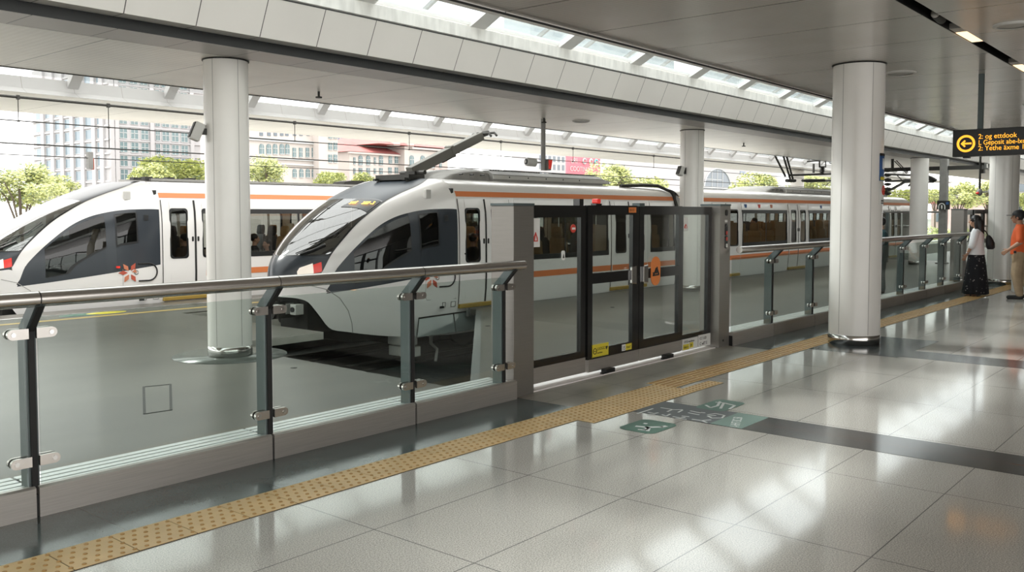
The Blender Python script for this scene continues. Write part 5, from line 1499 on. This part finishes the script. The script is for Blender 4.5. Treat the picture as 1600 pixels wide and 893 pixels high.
def put_window(root, kind, m, x, y, z, w, h, rz=0.0):
    key = (kind, m)
    if key not in WIN:
        o = window_mesh(kind, m).build('window', [m, 'mullion_white'], root, local=True); WIN[key] = o.data
    else:
        o = bpy.data.objects.new('window', WIN[key]); COL.objects.link(o); o.parent = root
    wl = wloc(root); o.location = (x-wl.x, y-wl.y, z-wl.z); o.scale = (w, 2.0, h); o.rotation_euler = (0, 0, rz)
    return o
def bldg(label, x, y, name='building', cat='building'): return thing(name, label, cat, (x, y, GZ))
def PX(u, v, Y): return at(u, v, 1, Y)

# white office block
Y1 = 190.0; c0 = PX(172, 208, Y1); pxm = (PX(173, 208, Y1)-PX(172, 208, Y1)).x
zr = PX(192.3, 207.8, Y1).z; dz = zr-PX(192.3, 229.4, Y1).z
xr = PX(345, 208, Y1).x; yl = at(52, 208, 0, c0.x).y
ztop = zr+dz*5.6
t = bldg('white office block with square green windows behind the far train at left', c0.x+15, Y1+20)
MB().box(c0.x, xr, Y1, yl, GZ, ztop).build('wall', 'wall_white', t)
mb = MB()
for u in (174, 181.5, 236.5, 299): q = PX(u, 208, Y1).x; mb.box(q-.45, q+.45, Y1-.5, Y1, GZ, ztop)
for k in range(-6, 6): mb.box(c0.x-.25, xr, Y1-.3, Y1, zr+dz*k-dz*.5-.18, zr+dz*k-dz*.5+.12)
mb.build('ribs', 'wall_white', t)
rows = [(-3, 1), (-2, 1), (-1, 1), (0, 1), (.83, .38), (2, 1), (3, 1), (4, 1)]
for u, wpx in ((178.5, 4.5), (192.3, 11.6), (209.7, 11.6), (225.6, 11.6), (246, 7), (258.4, 11.6), (273, 11.6), (287.5, 11.6)):
    for k, hh in rows:
        z = zr+dz*k
        if not GZ+2 < z < ztop-1: continue
        put_window(t, 'cross', 'pane_green', PX(u, 208, Y1).x, Y1, z, wpx*.137, 2.15*hh)
ys = [at(u, 208, 0, c0.x).y for u in (61.6, 76.6, 91.6, 106.6, 122.5, 139.4, 158)]
mb = MB()
for i in range(len(ys)): 
    a = ys[i]; b = ys[i+1] if i+1 < len(ys) else Y1+2; m_ = (a+b)/2; mb.box(c0.x-.5, c0.x, m_-.8, m_+.8, GZ, ztop)
for k in range(-6, 6): mb.box(c0.x-.3, c0.x, Y1, yl, zr+dz*k-dz*.5-.2, zr+dz*k-dz*.5+.2)
mb.build('ribs', 'wall_white', t)
for i, y in enumerate(ys):
    for k in (-3, -2, -1, 0, 1, 2, 3, 4):
        put_window(t, 'cross', 'pane_blue', c0.x, y, zr+dz*k, (ys[i-1]-y if i else ys[0]-ys[1])*.56, 2.0, PI/2*-1+PI)
    
# cream building with arched windows, its tower part included
Y2 = 150.0
def b_box(mb, u0, u1, v1, Y, dep, mi=0, v0=None):
    a, b = PX(u0, 250, Y).x, PX(u1, 250, Y).x; zt = PX((u0+u1)/2, v1, Y).z
    mb.box(a, b, Y, Y+dep, GZ if v0 is None else PX((u0+u1)/2, v0, Y).z, zt, mi); return a, b, zt
p = PX(450, 250, Y2); t = bldg('cream building with arched windows between the left column and the raised pantograph', p.x, Y2+8)
mb = MB(); b_box(mb, 385, 500, 196, Y2, 16); b_box(mb, 498, 528, 190, Y2-2, 16); mb.build('wall', 'wall_cream', t)
mb = MB()
for v in (219, 221, 248, 256): a, b = PX(385, 250, Y2).x, PX(500, 250, Y2).x; z = PX(440, v, Y2).z; mb.box(a, b, Y2-.5, Y2, z-.16, z+.16)
mb.build('cornice', 'mullion_white', t)
s2 = PX(440, 250, Y2).length/1414*1.0
for us, v, w, h, kd in (((408, 420, 430, 440, 448, 460, 470, 481, 490), 209.5, 5, 5, 'plain'), ((408.5, 419.5, 429.5, 440, 448.5), 232.5, 7, 15, 'arch'), ((459.5, 469.5, 480, 489.5), 238, 5.5, 14, 'bar'), ((460, 470.5, 480.5, 490), 270, 6.5, 13, 'arch'), ((506, 514), 229, 6.5, 11, 'bar'), ((506, 514), 248, 6.5, 12, 'bar'), ((506, 514), 214, 6.5, 6, 'bar')):
    for u in us:
        q = PX(u, v, Y2); put_window(t, kd, 'pane_green' if kd != 'plain' else 'pane_grey', q.x, Y2-(2.05 if u > 500 else .05), q.z, w*s2*1.12, h*s2)
# slim glass tower
Y3 = 186.0; p = PX(536, 250, Y3); t = bldg('slim blue glass tower between the cream building and the red roofed building', p.x, Y3+5)
mb = MB(); a, b, zt = b_box(mb, 526, 552, 214, Y3, 10); mb.build('wall', 'wall_slate', t)
mb = MB()
for k in range(9): z = zt-1.2-k*2.4; mb.box(a, b, Y3-.2, Y3, z-.12, z+.12)
for k in range(6): x = a+(b-a)*k/5; mb.box(x-.1, x+.1, Y3-.25, Y3, GZ, zt)
mb.build('grid', 'mullion_white', t)
for k in range(8):
    for j in range(5):
        put_window(t, 'plain', 'pane_blue', a+(b-a)*(j+.5)/5, Y3, zt-2.4-k*2.4, (b-a)/5*.75, 1.6)
# red roofed building
Y4 = 160.0; p = PX(620, 250, Y4); t = bldg('pink and cream palace with red roof behind the raised pantograph', p.x, Y4+10)
mb = MB(); a, b, zt = b_box(mb, 546, 632, 239, Y4, 22); a2, b2, zt2 = b_box(mb, 632, 697, 231, Y4-2, 22); mb.build('wall', 'wall_cream', t)
mb = MB(); a3, b3 = PX(668, 250, Y4).x, b2; mb.box(a3, b3, Y4-2.6, Y4-2, GZ, zt2-1.5); mb.build('wing', 'wall_pink', t)
rf = MB()
for x0_, x1_, z_, y_, hh in ((a-.6, b2-2, zt, Y4, 3.0), (PX(580, 250, Y4).x, b2+.6, zt2+.2, Y4-2, 3.4)):
    rf.add([(x0_, y_-.8, z_), (x1_, y_-.8, z_), (x1_, y_+22, z_), (x0_, y_+22, z_), (x0_+5, y_+8, z_+hh), (x1_-3, y_+8, z_+hh), (x1_-3, y_+13, z_+hh), (x0_+5, y_+13, z_+hh)], [(0, 1, 5, 4), (1, 2, 6, 5), (2, 3, 7, 6), (3, 0, 4, 7), (4, 5, 6, 7), (3, 2, 1, 0)])
rf.build('roof', 'roof_red', t)
mb = MB(); mb.box(a-.5, b+.2, Y4-.7, Y4, zt-.5, zt-.1); mb.box(b, b2+.4, Y4-2.8, Y4-2, zt2-.5, zt2-.1)
for u in (618, 640): q = PX(u, 228, Y4-2); mb.prism([(q.x-1, zt2), (q.x+1, zt2), (q.x+1, zt2+2.2), (q.x, zt2+3.2), (q.x-1, zt2+2.2)], 'y', Y4-2.5, Y4)
mb.build('cornice', 'wall_cream', t)
s4 = PX(620, 250, Y4).length/1414
for us, v, w, h, kd, yy in (((563, 575, 595), 250, 7, 14, 'arch', Y4), ((553.5, 585.5), 251, 3.5, 10, 'bar', Y4), ((563, 575, 595), 267, 6, 9, 'bar', Y4), ((553.5, 585.5), 267, 3.5, 8, 'bar', Y4), ((609.5, 619), 249, 6, 12, 'arch', Y4), ((609, 619), 266, 6, 9, 'bar', Y4), ((643, 660), 250, 8, 15, 'arch', Y4-2), ((643, 660), 268, 6, 10, 'bar', Y4-2), ((676, 688), 256, 5, 12, 'arch', Y4-2.6), ((676, 688), 272, 5, 9, 'bar', Y4-2.6)):
    for u in us: q = PX(u, v, yy); put_window(t, kd, 'pane_green', q.x, yy-.05, q.z, w*s4*1.1, h*s4)
# white striped tower, billboard, low glass block
Y5 = 230.0; p = PX(870, 250, Y5); t = bldg('white striped tower block left of the red billboard', p.x, Y5+8)
mb = MB(); a, b, zt = b_box(mb, 841, 890, 240, Y5, 14); mb.build('wall', 'wall_white', t)
for j in range(7):
    for k in range(4): put_window(t, 'plain', 'pane_grey', a+(b-a)*(j+.5)/7, Y5, zt-2.2-k*3.4, (b-a)/7*.5, 2.2)
Y6 = 120.0; t = thing('billboard', 'red billboard with white lettering behind the yellow green tree', 'billboard', (PX(912, 258, Y6).x, Y6, GZ))
a, b = PX(886, 258, Y6).x, PX(938, 258, Y6).x; z1, z0 = PX(912, 244, Y6).z, PX(912, 274, Y6).z
MB().box(a, b, Y6, Y6+.4, z0, z1).build('panel', 'billboard_red', t)
MB().box(a+1.2, a+1.5, Y6+.1, Y6+.4, GZ, z0).box(b-1.5, b-1.2, Y6+.1, Y6+.4, GZ, z0).build('leg', 'roof_grey', t)
h_ = z1-z0
MB().lathe([(0, -.1), (h_*.20, -.1), (h_*.20, .1), (0, .1)], (0, 0, 0), 24).v
for dx, m_ in ((.50, 'wall_white'), (.70, 'billboard_red'), (.86, 'billboard_teal')):
    cx_ = a+(b-a)*dx; mb = MB(); mb.tube([(cx_+h_*.13*cos(q), Y6-.1, z0+h_*.74+h_*.13*sin(q)) for q in frange(.5, 2*PI-.2, 14)], h_*.05, 6); mb.build('ring_letter', m_ if m_ != 'billboard_red' else 'mullion_white', t)
text('lettering', 'uRI', h_*.42, (a+(b-a)*.10, Y6-.08, z0+h_*.60), (1, 0, 0), (0, 0, 1), 'mullion_white', t, ext=.02)
text('lettering', 'COOTINU', h_*.36, (a+(b-a)*.08, Y6-.08, z0+h_*.20), (1, 0, 0), (0, 0, 1), 'mullion_white', t, ext=.02)
Y7 = 140.0; p = PX(1035, 275, Y7); t = bldg('slate blue block behind the tree left of the rear column', p.x, Y7+8)
mb = MB(); a, b, zt = b_box(mb, 1004, 1075, 256, Y7, 8); mb.build('wall', 'wall_slate', t); mb = MB(); mb.box(a, b, Y7-.3, Y7+14, zt, zt+.5).box(a+5.3, a+5.6, Y7-.25, Y7, GZ, zt); mb.build('trim', 'mullion_white', t)
for j in range(5):
    for k in range(4): put_window(t, 'plain', 'pane_grey', a+(b-a)*(j+.5)/5, Y7, zt-1.6-k*2.6, (b-a)/5*.7, 1.3)
# building with the great arched window
Y8 = 92.0; p = PX(1130, 280, Y8); t = bldg('white hall with one great arched window right of the rear column', p.x, Y8+8)
mb = MB(); a, b, zt = b_box(mb, 1062, 1215, 236, Y8, 16); mb.build('wall', 'wall_white', t)
cw = PX(1121, 294, Y8); R8 = abs(PX(1141.5, 294, Y8).x-PX(1100, 294, Y8).x)/2; dzb = .25
pts = [(cw.x+R8*cos(q), cw.z+R8*.69*sin(q)) for q in frange(0, PI, 24)]+[(cw.x-R8, cw.z-dzb), (cw.x+R8, cw.z-dzb)]
w_ = MB().prism(pts, 'y', Y8-.06, Y8+.05).build('arched_window', 'pane_grey', t)
mb = MB().tube([(q[0], Y8-.1, q[1]) for q in pts[:25]], .16, 6)
for f_ in (-.45, -.05, .35): mb.box(cw.x+R8*f_-.07, cw.x+R8*f_+.07, Y8-.14, Y8-.05, cw.z-dzb, cw.z+R8*.69*math.sqrt(1-f_*f_))
for f_ in (.02, .30): mb.box(cw.x-R8*.95, cw.x+R8*.3, Y8-.14, Y8-.05, cw.z+R8*f_-.06, cw.z+R8*f_+.06)
mb.build('mullion', 'mullion_white', w_)
mb = MB(); z = PX(1130, 293, Y8).z; mb.box(a, b, Y8-.5, Y8, z-.25, z+.1); mb.build('cornice', 'mullion_white', t)
put_window(t, 'plain', 'wall_slate', PX(1160, 270, Y8).x, Y8-.05, PX(1160, 270, Y8).z, 2.6, .7)
# hazy towers seen through the near skylight
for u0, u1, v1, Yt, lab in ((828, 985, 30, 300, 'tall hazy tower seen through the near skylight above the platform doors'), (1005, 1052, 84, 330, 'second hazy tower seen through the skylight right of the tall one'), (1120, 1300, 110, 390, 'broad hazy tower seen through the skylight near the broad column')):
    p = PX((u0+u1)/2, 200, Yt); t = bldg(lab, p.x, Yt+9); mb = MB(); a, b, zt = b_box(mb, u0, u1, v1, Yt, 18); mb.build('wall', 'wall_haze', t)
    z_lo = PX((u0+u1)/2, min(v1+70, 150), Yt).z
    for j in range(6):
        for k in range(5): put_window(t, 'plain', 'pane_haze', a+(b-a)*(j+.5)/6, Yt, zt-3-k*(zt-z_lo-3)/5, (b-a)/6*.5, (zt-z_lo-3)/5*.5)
# low buildings past the end of the platform
for u0, u1, v1, v2, Xb, m_, lab in ((1455, 1520, 318, 380, 150, 'wall_pink', 'low pinkish building past the platform end left of the woman'), (1490, 1530, 300, 380, 190, 'wall_white', 'white building among trees past the platform end above the woman'), (1582, 1640, 262, 400, 120, 'wall_white', 'pale building at the right picture edge behind the column')):
    q0, q1 = at(u0, 330, 0, Xb), at(u1, 330, 0, Xb); zt = at(u0, v1, 0, Xb).z; t = bldg(lab, Xb+8, (q0.y+q1.y)/2)
    MB().box(Xb, Xb+14, q1.y, q0.y, GZ, zt).build('wall', m_, t); MB().box(Xb-.3, Xb+14.3, q1.y-.3, q0.y+.3, zt, zt+.6).build('roof', 'roof_red' if m_ == 'wall_pink' else 'mullion_white', t)
    n_ = max(2, int((q0.y-q1.y)/3))
    for j in range(n_):
        for k in range(2): put_window(t, 'plain', 'pane_grey', Xb, q1.y+(q0.y-q1.y)*(j+.5)/n_, zt-2-k*3.0, (q0.y-q1.y)/n_*.5, 1.6, PI/2)

# ================================================================ TREES
mat('leaf_lime', (0.50, 0.53, 0.20), 0.6)
mat('leaf_mid', (0.40, 0.43, 0.19), 0.6)
mat('leaf_deep', (0.17, 0.22, 0.12), 0.6)
mat('bark', (0.10, 0.08, 0.06), 0.9)
def foliage(seed, n=5200, flat=.75, leaf=.05):
    rnd = random.Random(seed); mb = MB(); blobs = []
    for i in range(22):
        a = rnd.uniform(0, 2*PI); z = rnd.uniform(-.75, .9); r = math.sqrt(max(0, 1-z*z))*rnd.uniform(.35, .8)
        blobs.append((Vector((r*cos(a), r*sin(a), z*flat*.8)), rnd.uniform(.22, .42)))
    for i in range(n):
        c, R = blobs[rnd.randrange(len(blobs))]
        d = Vector((rnd.gauss(0, 1), rnd.gauss(0, 1), rnd.gauss(0, 1))).normalized()
        p = c+Vector((d.x, d.y, d.z*.8))*R*rnd.uniform(.55, 1.08)
        u = Vector((rnd.gauss(0, 1), rnd.gauss(0, 1), rnd.gauss(0, .6))).normalized(); w = u.orthogonal().normalized()
        s_ = leaf*rnd.uniform(.6, 1.4)
        mb.add([p-u*s_, p+w*s_*.55, p+u*s_, p-w*s_*.55], [(0, 1, 2, 3)], rnd.choices((0, 1, 2), (.5, .35, .15))[0])
    return mb
FOL = []
def tree(x, y, z0, top, R, label, seed, flat=.8):
    t = thing('tree', label, 'tree', (x, y, z0)); h = top-z0; cz = h-R*flat*1.0
    k = seed % 3
    if len(FOL) <= k:
        o = foliage(11+k).build('foliage', ['leaf_lime', 'leaf_mid', 'leaf_deep'], t, local=True); FOL.append(o.data)
    else:
        o = bpy.data.objects.new('foliage', FOL[k]); COL.objects.link(o); o.parent = t
    o.location = (0, 0, cz); o.scale = (R, R, R*flat); o.rotation_euler = (0, 0, seed*1.7)
    mb = MB().tube([(0, 0, 0), (.05*R, 0, cz*.5), (0, .03*R, cz)], [.07*R, .05*R, .03*R], 8)
    for q in range(5): a = q*1.256+seed; mb.tube([(0, 0, cz*.75), (.3*R*cos(a), .3*R*sin(a), cz*.95), (.6*R*cos(a), .6*R*sin(a), cz+.15*R)], [.03*R, .02*R, .01*R], 6)
    mb.build('trunk', 'bark', t, local=True)
    return t
TR = [(38, 250, 58, 45, 'lime green tree at the far left edge behind the nose of the far train'),
      (98, 272, 30, 60, 'darker small tree right beside the far left edge tree'),
      (285, 233, 58, 52, 'yellow green tree left of the left column before the white office block'),
      (238, 252, 40, 50, 'lower bushy tree at the foot of the white office block'),
      (425, 240, 44, 60, 'yellow green tree right of the left column before the cream building'),
      (522, 262, 30, 62, 'small round tree before the cream building tower'),
      (575, 268, 38, 62, 'low tree left of the pantograph base'),
      (965, 250, 52, 62, 'large yellow tree in front of the red billboard'),
      (1020, 268, 48, 60, 'spreading yellow tree left of the rear column before the slate block'),
      (925, 272, 30, 60, 'low tree just under the red billboard'),
      (1195, 266, 46, 66, 'pale yellow tree right of the great arched window'),
      (1285, 262, 40, 70, 'tree seen between the line arms and the broad column')]
for i, (u, v, hw_, Y, lab) in enumerate(TR):
    p = PX(u, v, Y); R = hw_*p.length/1414*.98
    tree(p.x, p.y+R*.3, GZ, p.z+R*.12, R, lab, i)
for i, (u, v, hw_, X_, lab) in enumerate(((1405, 285, 40, 130, 'tree behind the rear end of the middle train'), (1498, 282, 34, 110, 'yellow tree past the platform end above the woman'), (1545, 276, 34, 120, 'green tree past the platform end beside the right column'), (1462, 290, 24, 140, 'tree beyond the square steel mast'), (1600, 300, 30, 120, 'tree at the right edge behind the man in the cap'))):
    p = at(u, v, 0, X_); R = hw_*X_/1.02/1414
    tree(p.x, p.y, GZ, p.z+R*.1, R, lab, i+20)
for i, (u, X_) in enumerate(((1462, 70), (1490, 72), (1512, 74))):
    p = at(u, 348, 0, X_); t = tree(p.x, p.y, GZ, p.z, 1.5, ['rounded green shrub past the platform end beside the square mast', 'middle rounded shrub past the platform end', 'rounded shrub past the platform end next to the far steel pillar'][i], i+40, .8); t.name = 'shrub'; t['category'] = 'shrub'
# railing at the end of the platform
t = thing('end_railing', 'grey metal railing closing the platform beyond the square mast', 'railing', (44, 8, 0))
mb = MB()
for k in range(28): mb.cyl((44, 5.3+k*.18, .05), (44, 5.3+k*.18, 1.0), .018, 6)
mb.build('baluster', 'roof_grey', t); tag(t.children[0], kind='stuff')
MB().cyl((44, 5.2, 1.02), (44, 10.2, 1.02), .04, 10).cyl((44, 5.2, .12), (44, 10.2, .12), .03, 8).build('top_rail', 'rail_steel', t)
# glass screen behind the white column past the train
t = thing('glass_screen', 'low glass screen with steel top bar around the column past the middle train', 'screen', (30.5, 8.9, 0))
MB().cyl((30.2, 9.6, 1.62), (30.2, 7.9, 1.62), .03, 10).build('top_rail', 'roof_grey', t)
MB().box(30.19, 30.205, 7.95, 9.55, .1, 1.56).build('glass_panel', 'rail_glass', t)
for y_ in (9.5, 8.75, 8.45): MB().box(30.17, 30.23, y_-.05, y_+.05, 0, 1.6).build('post', 'post_grey', t)

# ================================================================ LIGHT
w = bpy.data.worlds.new('sky'); sc.world = w; w.use_nodes = True
nt = w.node_tree; bg = nt.nodes['Background']
tc = nt.nodes.new('ShaderNodeTexCoord'); sp = nt.nodes.new('ShaderNodeSeparateXYZ'); nt.links.new(tc.outputs['Generated'], sp.inputs[0])
rp = nt.nodes.new('ShaderNodeValToRGB'); rp.color_ramp.elements[0].position = 0.0; rp.color_ramp.elements[1].position = .6
rp.color_ramp.elements[0].color = (1, .99, .965, 1); rp.color_ramp.elements[1].color = (1, .985, .955, 1)
nt.links.new(sp.outputs[2], rp.inputs[0]); nt.links.new(rp.outputs[0], bg.inputs['Color']); bg.inputs['Strength'].default_value = 1.9
su = bpy.data.lights.new('sun', 'SUN'); su.energy = 2.0; su.angle = math.radians(7); su.color = (1, .97, .92)
so = bpy.data.objects.new('sun', su); COL.objects.link(so)
so.rotation_euler = Vector((0.20, -0.735, -0.65)).to_track_quat('-Z', 'Y').to_euler()

sc.view_settings.view_transform = 'Standard'
sc.view_settings.look = 'None'
sc.view_settings.gamma = 1.0
sc.view_settings.use_curve_mapping = False
sc.view_settings.exposure = 0.95
cy_ = sc.cycles
cy_.max_bounces = 10; cy_.transparent_max_bounces = 24; cy_.diffuse_bounces = 4; cy_.glossy_bounces = 5
